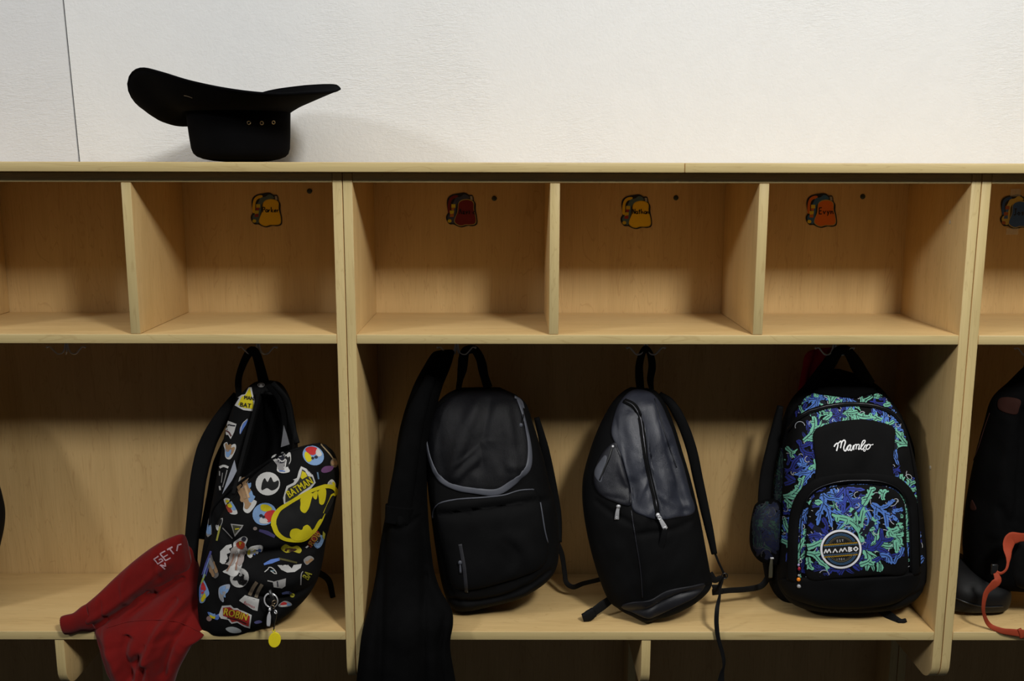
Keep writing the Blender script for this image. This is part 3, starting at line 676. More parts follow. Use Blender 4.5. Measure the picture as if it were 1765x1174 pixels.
PA.poly([(408, 936), (416, 931), (423, 937), (420, 945), (410, 944)], (.40, .05, .02), 4, smooth=True); PA.poly([(413, 932), (418, 934), (415, 940)], YE, 4.4); PA.ell(421, 928, 4, 4, DK, 4.4); streak([(403, 953), (398, 972), (392, 984)], 2.5, (.3, .17, .12), 4); streak([(412, 953), (409, 970), (406, 982)], 2.5, (.3, .17, .12), 4)
moon(413, 996, 16, 17, .5, 0, col=(.45, .44, .42))
blot([(377, 1020), (380, 1011), (396, 1007), (394, 1018), (386, 1026), (386, 1038), (379, 1032)], [LB, GR, LB], 0, (.35, .38, .45))
blot([(358, 975), (364, 955), (368, 965), (376, 985), (377, 992), (370, 997), (364, 985)], [TA, TA, GR], 0, (.15, .14, .13)); PA.stroke([(364, 950), (358, 972), (352, 992), (342, 1018)], [3, 8, 8, 5], (.09, .10, .34), 0); PA.stroke([(362, 962), (354, 985), (351, 996)], 2, (.2, .3, .6), 1); streak([(354, 990), (348, 1006)], 3, (.3, .4, .08), 1)
blot([(348, 1003), (352, 1000), (361, 1022), (356, 1030), (352, 1038), (345, 1038), (344, 1015)], [LB, YE, BL, RE], 0, LB); blot([(357, 915), (361, 892), (365, 910), (364, 930), (356, 922)], [LB, LB], 0, GR); blot([(376, 895), (383, 888), (384, 900), (376, 915), (372, 905)], [K, GR], 0, WH); streak([(380, 906), (374, 932)], 3, (.35, .33, .06)); PA.stroke([(384, 910), (392, 918), (401, 928)], 1.6, GR, 0); PA.poly([(398, 903), (420, 905), (416, 912), (405, 925), (402, 915)], GR, 0); PA.poly([(401, 905), (417, 907), (405, 921)], (.05, .05, .03), 1); PA.stroke([(406, 912), (413, 911)], 1.5, YE, 2)
PA.ell(440, 911, 3.5, 3, (.25, .2, .18), 0); PA.stroke([(447, 914), (460, 918), (474, 925)], [4, 7, 5], (.06, .05, .15), 0)
# ROBIN lettering patch, base patch with red writing
PA.poly([(383, 1044), (398, 1043), (403, 1048), (409, 1048), (413, 1051), (421, 1054), (434, 1060), (431, 1083), (421, 1080), (409, 1073), (399, 1075), (393, 1068), (381, 1066), (377, 1060)], WH, 0)
PA.poly([(385, 1047), (397, 1046), (403, 1051), (410, 1051), (421, 1057), (431, 1062), (429, 1079), (419, 1076), (409, 1070), (400, 1072), (394, 1064), (385, 1061)], (.38, .025, .02), 1)
PA.text('ROBIN', 407, 1058.5, 17, .26, (.62, .46, .03), 2, .8, 0, .45); PA.stroke([(392, 1064), (410, 1068), (425, 1074)], 2, (.03, .01, .01), 2)
PA.poly([(412, 1035), (422, 1026), (447, 1033), (444, 1053), (436, 1051)], (.52, .51, .49), 0); PA.text('Batman', 430, 1042, 7.5, .45, (.35, .01, .02), 1.5, .9); streak([(430, 1026), (437, 1012), (443, 1003)], 6, (.2, .15, .1), .5); streak([(441, 1030), (446, 1017), (452, 1007)], 6, (.2, .16, .11), .5)
PA.poly([(470, 1003), (493, 997), (492, 1010), (486, 1014), (472, 1012)], (.3, .29, .28), 0); PA.stroke([(461, 1001), (471, 1003)], 2, GR, 0); streak([(478, 1002), (479, 1011)], 2, DK, 1)
blot([(480, 1042), (490, 1036), (500, 1038), (503, 1043), (492, 1046), (482, 1046)], [LB, WH, RE], 0, GR); PA.stroke([(486, 1023), (496, 1021), (505, 1024)], [3, 5, 3], (.12, .16, .4), 0); PA.ell(504, 1026, 4, 4, (.35, .32, .03), .5); PA.ell(390, 1083, 0.1, .1, WH, 0)
PA.poly([(389, 1083), (400, 1080), (413, 1084), (416, 1089), (405, 1091), (395, 1089)], (.4, .42, .42), 0, smooth=True); blot([(358, 1055), (364, 1056), (372, 1060), (378, 1058), (376, 1068), (364, 1064)], [BL, YE, LB], 0, BL); PA.ell(361, 1066, 4.5, 4.5, (.3, .2, .18), .5); PA.poly([(438, 1072), (446, 1069), (452, 1072), (442, 1075)], (.12, .12, .3), 0, smooth=True)
rg = random.Random(4)
PA.build('print', M_INK, A, kind='stuff')
# keyring hanging on the pouch
hh = SA.hit(463, 1020); Yk = hh[0].y-.006
KR = thing('keyring', 'split ring with silver key and yellow oval tag, clipped to the comic-print backpack', 'keyring', tuple(V(463, 1020, Yk)))
mk('split_ring', *join([torus(U(467, 1035, Yk-.004), .0158, .0009, sx=.9, nrm=(.1, 1, 0)), torus(U(467.4, 1035.5, Yk-.0052), .0150, .0008, sx=.9, nrm=(.12, 1, .05))]), M_CHR, KR)
mk('cord', *web([(465, 1017, Yk), (467, 1025, Yk-.006), (471, 1034, Yk-.009), (470, 1046, Yk-.008), (474, 1060, Yk-.004), (473, 1075, Yk), (472, 1086, Yk)], [6, 7, 5, 7, 6, 2, 2], .002, 40), M_BPL, KR)
mk('chain_link', *torus(U(470, 1046, Yk-.010), .0042, .0008, nrm=(.5, 1, .3), n=18), M_BRASS, KR); mk('chain_link', *torus(U(472.5, 1038, Yk-.012), .0042, .0008, nrm=(-.6, 1, .3), n=18), M_BRASS, KR)
mk('key_bow', *join([uvs(U(465, 1051, Yk-.009), (.0026, .0026, .0040)), torus(U(475, 1055, Yk-.009), .0035, .0012, nrm=(.8, 1, 0), n=16)]), M_CHR, KR)
kp = U(np.array([464.5, 463.5, 463, 462.5]), np.array([1055, 1065, 1073, 1080]), Yk-.007)
mk('key_blade', *sweep(arclen(kp, 12), sup(10, 3.5), np.array([.0012, .002, .003, .0038, .0042, .0042, .0042, .0042, .0042, .004, .0036, .0028]), .0009), M_CHR, KR)
tp = U(473.5, 1103, Yk); bm = bmesh.new(); bmesh.ops.create_cone(bm, segments=36, radius1=1, radius2=1, depth=1, cap_ends=True); bmesh.ops.bevel(bm, geom=[e for e in bm.edges if abs(e.verts[0].co.z-e.verts[1].co.z) < .1], offset=.12, segments=2, affect='EDGES', profile=.5)
v_, f_ = bm_vf(bm); s0 = 1/840.; v2 = np.stack([v_[:, 0]*10.6*s0+v_[:, 1]*2.4*s0*.6, v_[:, 2]*.0022, v_[:, 1]*14*s0], 1)+tp
mk('tag', *join([(v2, f_), torus(U(472, 1087.5, Yk), .0024, .0011, n=16)]), M_YEL, KR, label='yellow plastic oval tag')

# ------------------------------------------------------------------ red hoodie on the bench
H = thing('hoodie', 'crumpled red hooded sweatshirt spilling over the bench edge beside the comic-print bag', 'sweatshirt', tuple(U(240, 1080, .02)*[1, 1, 0]+[0, 0, Z2]))
rowsH = [(312, 930, 326, 932, .155, .004, .004), (298, 945, 334, 945, .15, .03, .02), (284, 962, 338, 965, .14, .045, .03), (262, 985, 344, 988, .12, .055, .04), (238, 1008, 348, 1010, .10, .066, .05), (214, 1032, 350, 1035, .075, .072, .05), (190, 1055, 354, 1056, .05, .075, .05),
         (168, 1072, 360, 1078, .03, .07, .05), (170, 1098, 352, 1095, .005, .055, .022), (174, 1115, 332, 1112, -.012, .045, .011), (181, 1140, 318, 1135, -.022, .04, .012), (188, 1160, 308, 1155, -.026, .04, .012), (196, 1180, 300, 1180, -.028, .038, .014), (205, 1215, 292, 1210, -.03, .03, .014), (225, 1240, 270, 1235, -.03, .008, .008)]
fdH = [([(322, 965), (290, 985), (245, 1010), (205, 1040)], 0.0217, 8), ([(325, 985), (280, 1015), (240, 1045)], -0.0155, 6), ([(338, 1010), (305, 1040), (280, 1075), (262, 1120), (250, 1174)], 0.0248, 10), ([(318, 1015), (290, 1050), (268, 1090), (245, 1130)], -0.0202, 7),
       ([(205, 1060), (200, 1100), (215, 1150), (222, 1200)], 0.0155, 12), ([(240, 1075), (228, 1110), (236, 1150)], -0.0139, 7), ([(290, 925), (275, 950), (280, 985), (278, 1010)], -0.0155, 6), ([(312, 925), (292, 955), (280, 995)], 0.0155, 8),
       ([(345, 1040), (320, 1075), (300, 1110), (288, 1150)], -0.0155, 6), ([(262, 1130), (256, 1160), (258, 1190)], -0.0186, 5), ([(272, 1120), (270, 1160), (268, 1200)], 0.0155, 7)]
bH = loft(rowsH, 170, 150, 2.2, folds=fdH, noise=(.006, .05, 21)); SH = Surf().add(*bH); mk('torso', *bH, M_RED, H)
# sleeve with its cuff, lying to the left
rowsS_ = [(137, 1050, 150, 1088, .006, .016, .012), (150, 1040, 172, 1088, .010, .022, .016), (172, 1021, 192, 1080, .022, .030, .02), (200, 994, 214, 1062, .042, .036, .025), (232, 966, 240, 1042, .06, .040, .03), (266, 941, 268, 1022, .075, .042, .03), (296, 926, 298, 1004, .09, .038, .03), (314, 922, 322, 985, .10, .02, .02), (322, 930, 330, 970, .11, .004, .004)]
sv = loft(rowsS_, 110, 80, 2.0, folds=[([(160, 1062), (205, 1035), (250, 1000), (300, 960)], .007, 7), ([(165, 1074), (200, 1052), (235, 1030), (262, 1012)], -.008, 5), ([(285, 930), (280, 955), (283, 985)], -.007, 6), ([(180, 1030), (186, 1050), (196, 1068)], -.004, 4), ([(228, 975), (222, 1000), (232, 1030)], .004, 6)], noise=(.0022, .07, 33)); SH.add(*sv)
mk('sleeve', *sv, M_RED, H)
cq = arclen([(158, 1063, .002, 40), (142, 1069, -.002, 33), (125, 1075, -.004, 27), (110, 1078, -.004, 25)], 40); P = U(cq[:, 0], cq[:, 1], cq[:, 2]); kk = 40
pf = sup(kk, 2.2)*(1+.035*np.cos(np.linspace(0, 2*np.pi, kk, endpoint=False)*20))[:, None]
cw = cq[:, 3]/840/2*(1+.07*np.sin(np.linspace(0, 9, 40))); cuf = sweep(P, pf, cw, cw*.55)
cuf = (cuf[0], [f for f in cuf[1] if len(f) == 4]); oc_ = mk('cuff', *cuf, M_RED, H, label='ribbed red cuff'); sm = oc_.modifiers.new('t', 'SOLIDIFY'); sm.thickness = .004; sm.offset = -1
mk('seam', *trim(SH, [(184, 1083), (230, 1071), (300, 1071), (345, 1090)], .0008, .0007, 60, .0008), M_RED, H, kind='stuff')
PH = Print(SH, .0008)
PK = (.42, .26, .29)
PH.stroke([(273.4, 958.7), (264.7, 964), (272.5, 972.4), (281, 966.8), (278.3, 963.2), (274.5, 965.5)], 2.1, PK, 1, smooth=False)
PH.stroke([(284.8, 950), (276.5, 955), (285.4, 966.6), (293.6, 961.8)], 2.1, PK, 1, smooth=False); PH.stroke([(281, 961), (288.8, 956.3)], 2.0, PK, 1, smooth=False)
PH.stroke([(288, 948), (297, 943)], 2.6, PK, 1, smooth=False); PH.stroke([(292, 946), (299, 955)], 2.4, PK, 1, smooth=False); PH.stroke([(304, 950), (306, 940), (312, 938)], 2.4, PK, 1, smooth=False)
PH.stroke([(284, 981), (276.5, 974), (285, 976), (284, 970)], 2.2, PK, 1, smooth=False)
PH.build('lettering', M_INK, H, kind='stuff')
# ------------------------------------------------------------------ black bag with grey trim
B = thing('backpack', 'black backpack with a grey-edged ripstop flap, second bag from the left', 'backpack', tuple(U(850, 1045, .11)*[1, 1, 0]+[0, 0, Z2]))
rowsB = [(790, 669, 862, 668, .17, .004, .006), (768, 681, 892, 683, .165, .035, .03), (750, 700, 908, 699, .16, .055, .05), (738, 730, 918, 728, .155, .068, .06), (734, 765, 929, 762, .15, .075, .07), (735, 800, 939, 798, .145, .08, .075), (738, 835, 947, 833, .14, .085, .08),
         (742, 870, 957, 868, .135, .088, .08), (747, 910, 962, 903, .13, .09, .085), (753, 950, 963, 935, .125, .09, .085), (760, 990, 961, 965, .12, .088, .08), (768, 1020, 950, 985, .115, .08, .07), (778, 1040, 925, 1005, .11, .06, .05), (795, 1047, 890, 1026, .108, .03, .03), (820, 1047, 860, 1036, .108, .004, .004)]
fB = [([(820, 690), (800, 740), (780, 800)], .007, 9), ([(845, 690), (835, 740), (830, 790)], -.006, 8), ([(870, 690), (880, 740), (885, 800)], .006, 10), ([(760, 720), (765, 770), (772, 810)], -.004, 7), ([(835, 765), (810, 785), (790, 805)], .006, 5), ([(880, 785), (905, 788)], .004, 5),
      ([(745, 870), (800, 862), (900, 848), (945, 850)], -.010, 7), ([(945, 780), (955, 860), (958, 920)], -.008, 6), ([(780, 1015), (860, 1005), (945, 965)], -.009, 5), ([(760, 900), (775, 960), (790, 1010)], -.004, 8), ([(900, 900), (920, 950), (905, 1000)], .005, 10), ([(820, 800), (828, 830)], .003, 5)]
bB = loft(rowsB, 160, 120, 2.8, folds=fB, noise=(.0022, .045, 31)); SB = Surf().add(*bB); mk('body', *bB, M_BLK, B)
fl = [(800, 676), (770, 690), (748, 712), (736, 745), (741, 785), (750, 812), (770, 832), (800, 842), (850, 846), (872, 838), (903, 814), (911, 790), (908, 755), (901, 715), (890, 688), (862, 675)]
cf = cushion(SB, fl, .005, 4, 16, 90, .002, folds=[([(825, 690), (800, 750), (780, 810)], .003, 7), ([(855, 700), (845, 770), (860, 820)], .002, 8), ([(885, 705), (890, 770)], -.002, 7), ([(840, 760), (815, 780), (790, 800)], .0026, 4)], noise=(.0007, .09, 5)); SB.add(*cf)
mk('top_flap', *cf, M_SHEEN, B, label='dark grey ripstop flap panel')
mk('flap_binding', *trim(SB, [(734, 733), (736, 755), (741, 785), (750, 810), (764, 829), (790, 841), (820, 846), (850, 849), (868, 843), (890, 826), (908, 808), (912, 790), (911, 765), (906, 740), (899, 712), (892, 688)], [.0035, .0055, .0064, .0064, .006, .0064, .0064, .0074, .0074, .0070, .0076, .006, .0042, .0034, .0034, .006], .0018, 110, .003), M_GREY, B, label='light grey reflective binding')
pk = [(756, 868), (790, 859), (860, 853), (905, 844), (925, 848), (934, 880), (943, 935), (935, 975), (880, 1000), (790, 1015), (772, 960), (757, 900)]
cp = cushion(SB, pk, .012, 3, 14, 90, .002, noise=(.0012, .06, 8), folds=[([(762, 885), (830, 872), (925, 858)], -.004, 4), ([(880, 920), (905, 950), (880, 990)], .004, 9)]); SB.add(*cp); mk('front_pocket', *cp, M_BLK, B)
mk('pocket_piping', *trim(SB, [(746, 893), (748, 878), (760, 867), (790, 861), (830, 858), (868, 854), (895, 846), (920, 844)], .0016, .0013, 70, .0008), M_GREY, B)
mk('pocket_piping', *trim(SB, [(931, 866), (935, 890), (939, 915), (944, 936)], .0015, .0012, 40, .0008), M_GREY, B)
mk('pocket_zip', *trim(SB, [(793, 938), (797, 960), (801, 985), (804, 1021)], .0042, .0012, 30, .0006), cloth('zip_tape', (.022, .022, .026), .6, .4), B)
h = SB.hit(793, 972); pull((793, 970, h[0].y-.003), (794, 988, h[0].y-.003), 0, .0022, M_GREY, B)
h = SB.hit(898, 724); mk('pull_cord', *tube(arclen([tuple(U(903, 712, h[0].y-.001)), tuple(U(901, 726, h[0].y-.005)), tuple(U(897, 736, h[0].y-.006))], 12), .0011), M_BPL, B)
pull((898, 733, h[0].y-.006), (894, 745, h[0].y-.004), 0, .0026, M_GREY, B)
mk('flap_tab', *trim(SB, [(886, 686), (896, 692), (900, 705)], .0045, .002, 12, .003), M_GREY, B)
mk('handle_loop', *web([(790, 672, .16), (793, 655, .155), (797, 635, .152), (799, 616, .150), (803, 605, .148), (814, 602, .148), (821, 606, .149), (829, 622, .152), (834, 645, .156), (841, 668, .16)], [10, 11, 17, 18, 16, 15, 16, 17, 15, 17], .0018, 70), M_WEB, B)
mk('side_strap', *web([(925, 720, .20), (938, 770, .20), (950, 830, .20), (960, 890, .19), (962, 935, .17)], [10, 16, 18, 18, 14], .005, 50), M_BLK, B)
mk('strap_webbing', *web([(957, 930, .17), (968, 955, .17), (973, 985, .165), (976, 1004, .16), (988, 1012, .155), (1005, 1006, .155), (1030, 1000, .15), (1055, 993, .15)], [12, 10, 9, 9, 10, 9, 9, 9], .0014, 60), M_WEB, B)

# ------------------------------------------------------------------ black jacket on the same hook
J = thing('jacket', 'long black fleece jacket hanging in the left of the middle locker, over the post', 'jacket', tuple(U(690, 1200, .02)*[1, 1, 0]+[0, 0, float(U(690, 1235, -.03)[2])]))
rowsJ = [(758, 604, 780, 603, .15, .006, .006), (745, 609, 783, 608, .15, .018, .012), (730, 632, 776, 634, .15, .03, .02), (714, 662, 763, 666, .145, .038, .03), (700, 700, 752, 705, .14, .045, .035), (688, 745, 742, 748, .13, .05, .04), (680, 800, 737, 802, .12, .055, .045),
         (672, 850, 736, 852, .10, .055, .05), (664, 890, 738, 892, .085, .055, .05), (655, 940, 742, 940, .065, .055, .05), (648, 990, 748, 985, .045, .055, .045), (640, 1030, 760, 1020, .025, .055, .04), (632, 1060, 778, 1050, .0, .05, .022), (624, 1090, 781, 1075, -.018, .045, .012), (619, 1130, 776, 1115, -.024, .045, .012), (614, 1180, 786, 1180, -.026, .045, .012), (610, 1230, 790, 1230, -.028, .04, .012), (640, 1245, 760, 1245, -.028, .006, .006)]
fJ = [([(745, 640), (715, 720), (700, 800), (693, 860)], -.018, 7), ([(700, 790), (690, 840), (694, 885)], .012, 9), ([(662, 890), (690, 893), (725, 880)], -.010, 5), ([(668, 900), (664, 980), (660, 1080), (655, 1174)], -.014, 7), ([(728, 890), (734, 960), (733, 1060), (735, 1174)], -.012, 6),
      ([(700, 900), (700, 1000), (700, 1174)], .010, 22), ([(736, 985), (755, 1030), (770, 1050)], -.010, 6), ([(768, 1060), (760, 1110), (765, 1174)], -.012, 6), ([(645, 1000), (640, 1100), (630, 1174)], .008, 9)]
bJ = loft(rowsJ, 180, 110, 2.2, folds=fJ, noise=(.003, .045, 41)); SJ = Surf().add(*bJ); mk('shell', *bJ, M_JKT, J)
mk('sleeve', *web([(742, 650, .12), (717, 715, .09), (704, 780, .075), (694, 840, .06), (688, 885, .05)], [20, 34, 38, 42, 46], .018, 60, k=20), M_JKT, J)
mk('cuff', *web([(689, 872, .050), (687, 890, .047), (686, 900, .046)], [50, 48, 46], .020, 14, k=24), M_JKT, J)

# ------------------------------------------------------------------ satin bag
C_ = thing('backpack', 'slate grey satin and black backpack hanging corner first in the middle of the bench', 'backpack', tuple(U(1115, 1070, .04)*[1, 1, 0]+[0, 0, Z2]))
rowsC = [(1086, 668, 1112, 670, .165, .004, .006), (1074, 676, 1130, 674, .16, .03, .025), (1058, 692, 1143, 690, .155, .05, .04), (1042, 718, 1154, 712, .15, .062, .05), (1028, 748, 1165, 742, .14, .07, .06), (1015, 785, 1176, 778, .13, .076, .065), (1005, 825, 1188, 818, .12, .08, .07),
         (1004, 865, 1198, 858, .11, .084, .07), (1010, 910, 1207, 898, .10, .084, .07), (1020, 955, 1215, 940, .09, .08, .07), (1034, 1000, 1222, 978, .08, .07, .065), (1048, 1032, 1226, 1005, .07, .055, .05), (1066, 1048, 1205, 1030, .06, .042, .035), (1090, 1060, 1165, 1052, .052, .028, .02), (1108, 1070, 1126, 1069, .048, .006, .004)]
fC = [([(1078, 694), (1100, 712), (1110, 760), (1118, 810), (1130, 860), (1134, 895)], -.006, 5), ([(1060, 715), (1072, 770), (1088, 850)], -.004, 8), ([(1125, 690), (1140, 740), (1165, 810), (1190, 880)], .006, 9), ([(1110, 690), (1125, 760), (1140, 830)], .006, 8), ([(1100, 740), (1095, 800), (1108, 850), (1100, 880)], .006, 8),
      ([(1090, 880), (1105, 960), (1112, 1060)], .010, 14), ([(1150, 790), (1160, 840), (1175, 885)], -.005, 8), ([(1090, 895), (1150, 890), (1200, 878)], -.004, 5), ([(1085, 880), (1050, 865), (1025, 850)], -.005, 5), ([(1060, 1045), (1110, 1030), (1160, 1005), (1215, 1000)], -.006, 5), ([(1120, 850), (1105, 868)], .004, 6), ([(1080, 720), (1085, 760), (1078, 800)], .006, 9)]
bC = loft(rowsC, 160, 120, 2.2, folds=fC, noise=(.0026, .05, 51)); SC_ = Surf().add(*bC)
oC = mk('body', *bC, [M_BLK, M_SATIN], C_)
# the satin upper cloth and the black lower cloth are sewn together along this line
pnl = arclen([(1071, 690), (1060, 712), (1054, 745), (1062, 768), (1075, 800), (1085, 840), (1090, 878), (1110, 890), (1135, 897), (1165, 893), (1196, 884), (1189, 850), (1178, 808), (1166, 768), (1152, 728), (1138, 696), (1120, 676), (1092, 672)], 120, True)
cs = cushion(SC_, [tuple(p) for p in pnl], .0052, 4, 20, 120, .002, center=(1118, 800), folds=[([(1070, 720), (1073, 790), (1084, 850)], .003, 5), ([(1123, 700), (1136, 760), (1158, 830)], .004, 6), ([(1112, 830), (1100, 870), (1092, 884)], .004, 4), ([(1150, 770), (1165, 830), (1180, 880)], -.003, 6), ([(1100, 690), (1112, 730)], .002, 4), ([(1130, 850), (1160, 870), (1185, 872)], .003, 5), ([(1080, 720), (1100, 712)], .003, 5)], noise=(.0012, .09, 12)); SC_.add(*cs)
mk('satin_panel', *cs, M_SATIN, C_, label='slate grey satin upper panel')
sp = [(1060, 762), (1040, 780), (1028, 805), (1025, 832), (1035, 852), (1058, 865), (1087, 872), (1086, 845), (1076, 805), (1068, 778)]
cq_ = cushion(SC_, sp, .007, 3, 12, 70, .001, folds=[([(1068, 800), (1080, 835)], .003, 4), ([(1045, 855), (1075, 862)], -.002, 3)], noise=(.0008, .1, 3)); SC_.add(*cq_); mk('side_pocket', *cq_, M_SATIN2, C_, label='charcoal satin side pocket')
lp = cushion(SC_, [(1042, 785), (1046, 790), (1040, 815), (1035, 832), (1025, 820), (1026, 808), (1034, 795)], .0012, 4, 6, 40, .0005); mk('pocket_patch', *lp, M_GREY, C_, label='light grey patch on the side pocket')
mk('pocket_zip', *trim(SC_, [(1056, 770), (1050, 790), (1042, 808), (1034, 828)], .0018, .0012, 24, .001), M_BPL, C_)
h = SC_.hit(1056, 769); mk('zip_pull', *join([uvs(np.array(h[0])+[0, -.003, 0], (.003, .003, .003)), tube(arclen([tuple(U(1056, 769, h[0].y-.003)), tuple(U(1053, 780, h[0].y-.004)), tuple(U(1050, 792, h[0].y-.003))], 8), .0008)]), M_CHR, C_)
mk('main_zip', *join([trim(SC_, [(1076, 691), (1092, 699), (1102, 716), (1108, 750), (1113, 790), (1122, 832), (1130, 866), (1134, 893)], .0062, .0016, 90, .0008)]), M_BLK, C_)
mk('zip_teeth', *join([trim(SC_, [(1076, 691), (1092, 699), (1102, 716), (1108, 750), (1113, 790), (1122, 832), (1130, 866), (1134, 893)], .0012, .0010, 90, .0026)]), M_GUN, C_)
mk('seam_piping', *trim(SC_, [(1128, 688), (1138, 722), (1150, 760), (1166, 806)], .0011, .0009, 50, .001), M_SATIN2, C_); mk('seam_piping', *trim(SC_, [(1088, 880), (1096, 930), (1104, 980), (1108, 1030)], .0012, .001, 50, .0008), M_SATIN2, C_)
bp = cushion(SC_, [(1070, 1046), (1088, 1038), (1120, 1034), (1150, 1018), (1190, 1010), (1216, 1006), (1200, 1028), (1165, 1046), (1130, 1062), (1115, 1066), (1095, 1058)], .003, 4, 8, 60, .002); mk('base_panel', *bp, cloth('worn_black_satin', (.012, .012, .015), .5, .35), C_); SC_.add(*bp)
h = SC_.hit(1134, 890); y_ = h[0].y-.004
a = [(1134.5, 887, y_), (1138, 895, y_-.003), (1143, 904, y_-.005), (1147, 912, y_-.005)]
mk('zip_pull', *join([web(a, [5, 6, 8, 9], .0011, 14), uvs(U(1134, 888, y_), (.0045, .004, .005)), torus(U(1137, 893, y_-.004), .0035, .001, n=16), torus(U(1146, 911, y_-.0062), .003, .001, n=14)]), M_CHR, C_, label='bright silver zip pull')
mk('pull_tab', *web([(1146, 911, y_-.006), (1144, 925, y_-.006), (1139, 945, y_-.002), (1135, 962, y_+.0)], [9, 11, 11, 4], .0012, 24), M_WEB, C_)
h = SC_.hit(1064, 876); y_ = h[0].y-.003
mk('zip_pull', *join([web([(1066, 874, y_-.002), (1064, 884, y_-.003), (1063, 896, y_-.002)], [5, 7, 8], .001, 12), uvs(U(1066, 873, y_-.002), (.0048, .0035, .004)), torus(U(1063, 893, y_-.0035), .002, .0008, n=12)]), M_WIRE, C_, label='dull silver zip pull on the black side')
mk('handle_loop', *web([(1104, 672, .158), (1102, 650, .155), (1102, 630, .152), (1106, 612, .150), (1113, 600, .149), (1121, 612, .150), (1124, 632, .152), (1121, 655, .155), (1124, 676, .158)], [14, 15, 14, 13, 10, 13, 14, 12, 7], .0018, 70), M_WEB, C_)
mk('shoulder_strap', *web([(1136, 680, .17), (1156, 695, .16), (1176, 730, .15), (1192, 775, .14), (1203, 825, .13), (1214, 875, .12), (1224, 920, .11), (1231, 954, .105)], [12, 18, 19, 19, 18, 17, 15, 11], .007, 80), M_BLK, C_)
mk('strap_webbing', *web([(1230, 948, .105), (1238, 968, .10), (1246, 985, .098), (1250, 998, .098)], [4, 4, 4, 5], .0012, 24), M_WEB, C_)
bk0 = mk('buckle', *join([boxm(*[float(x) for x in (U(1243, 0, .095)[0], U(1255, 0, .095)[0])], .090, .100, float(U(1248, 1006, .095)[2]), float(U(1248, 986, .095)[2]), .002)]), M_BPL, C_, label='black plastic ladder buckle')
mk('strap_webbing', *web([(1222, 990, .09), (1232, 1000, .09), (1243, 996, .092), (1240, 1010, .09), (1228, 1014, .09)], [16, 12, 8, 8, 14], .002, 40), M_WEB, C_)
mk('loose_webbing', *web([(1247, 996, .092), (1243, 1010, .06), (1240, 1030, .02), (1236, 1050, -.004), (1235, 1075, -.008), (1238, 1100, -.008), (1245, 1125, -.006), (1248, 1145, -.005), (1244, 1162, -.005), (1242, 1190, -.005), (1246, 1215, -.005)], [4, 6, 8, 8, 8, 7, 7, 9, 12, 14, 14], .0011, 110, twist=[0, .2, .1, 0, 0, .1, .3, .9, .2, 0, 0]), M_WEB, C_)
mk('loose_webbing', *web([(1068, 1022, .09), (1052, 1034, .075), (1030, 1050, .058), (1014, 1062, .05), (1006, 1066, .05)], [14, 16, 18, 16, 12], .0016, 40), M_WEB, C_); mk('webbing_end', *web([(1024, 1055, .052), (1013, 1062, .046), (1004, 1065, .045)], [18, 20, 14], .005, 14, k=14), M_WEB, C_)

mk('buckle_ring', *torus(U(1249, 993, .092), .006, .0014), M_BPL, C_)
# ------------------------------------------------------------------ coral-print bag
Dg = thing('backpack', 'black backpack with blue and mint coral print, right side of the middle locker', 'backpack', tuple(U(1460, 1050, .11)*[1, 1, 0]+[0, 0, Z2]))
rowsDb = [(1432, 638, 1450, 637, .20, .01, .01), (1405, 650, 1485, 648, .20, .03, .03), (1385, 668, 1512, 664, .20, .04, .04), (1364, 692, 1535, 690, .195, .045, .05), (1350, 725, 1555, 722, .19, .05, .055), (1338, 770, 1572, 768, .185, .05, .06), (1330, 820, 1583, 818, .18, .05, .065), (1324, 870, 1590, 868, .175, .05, .07),
          (1322, 930, 1594, 928, .17, .05, .075), (1322, 980, 1594, 975, .165, .05, .075), (1330, 1015, 1585, 1010, .16, .045, .07), (1350, 1035, 1565, 1030, .155, .03, .05), (1390, 1042, 1530, 1040, .15, .01, .01)]
bDb = loft(rowsDb, 120, 100, 2.8, noise=(.002, .05, 61)); SD = Surf().add(*bDb); mk('back_section', *bDb, M_BLK, Dg)
rowsD = [(1425, 674, 1500, 674, .13, .008, .03), (1398, 682, 1522, 682, .13, .035, .04), (1380, 698, 1536, 697, .128, .055, .05), (1367, 722, 1549, 720, .125, .068, .055), (1358, 755, 1560, 752, .12, .076, .06), (1353, 795, 1570, 792, .115, .082, .06), (1350, 840, 1577, 838, .11, .086, .06), (1347, 890, 1583, 888, .105, .088, .06), (1342, 940, 1587, 936, .10, .088, .06),
         (1340, 985, 1588, 980, .10, .086, .05), (1342, 1010, 1584, 1003, .10, .08, .04), (1358, 1032, 1566, 1026, .10, .065, .03), (1395, 1046, 1535, 1043, .10, .035, .02), (1430, 1050, 1500, 1050, .10, .006, .006)]
bD = loft(rowsD, 170, 130, 3.0, noise=(.0016, .06, 71), folds=[([(1345, 1005), (1450, 1030), (1588, 995)], -.006, 6), ([(1400, 690), (1405, 705)], .004, 6), ([(1385, 690), (1390, 705), (1400, 702)], -.004, 5)]); SD.add(*bD); mk('front_section', *bD, M_PRINTC, Dg)
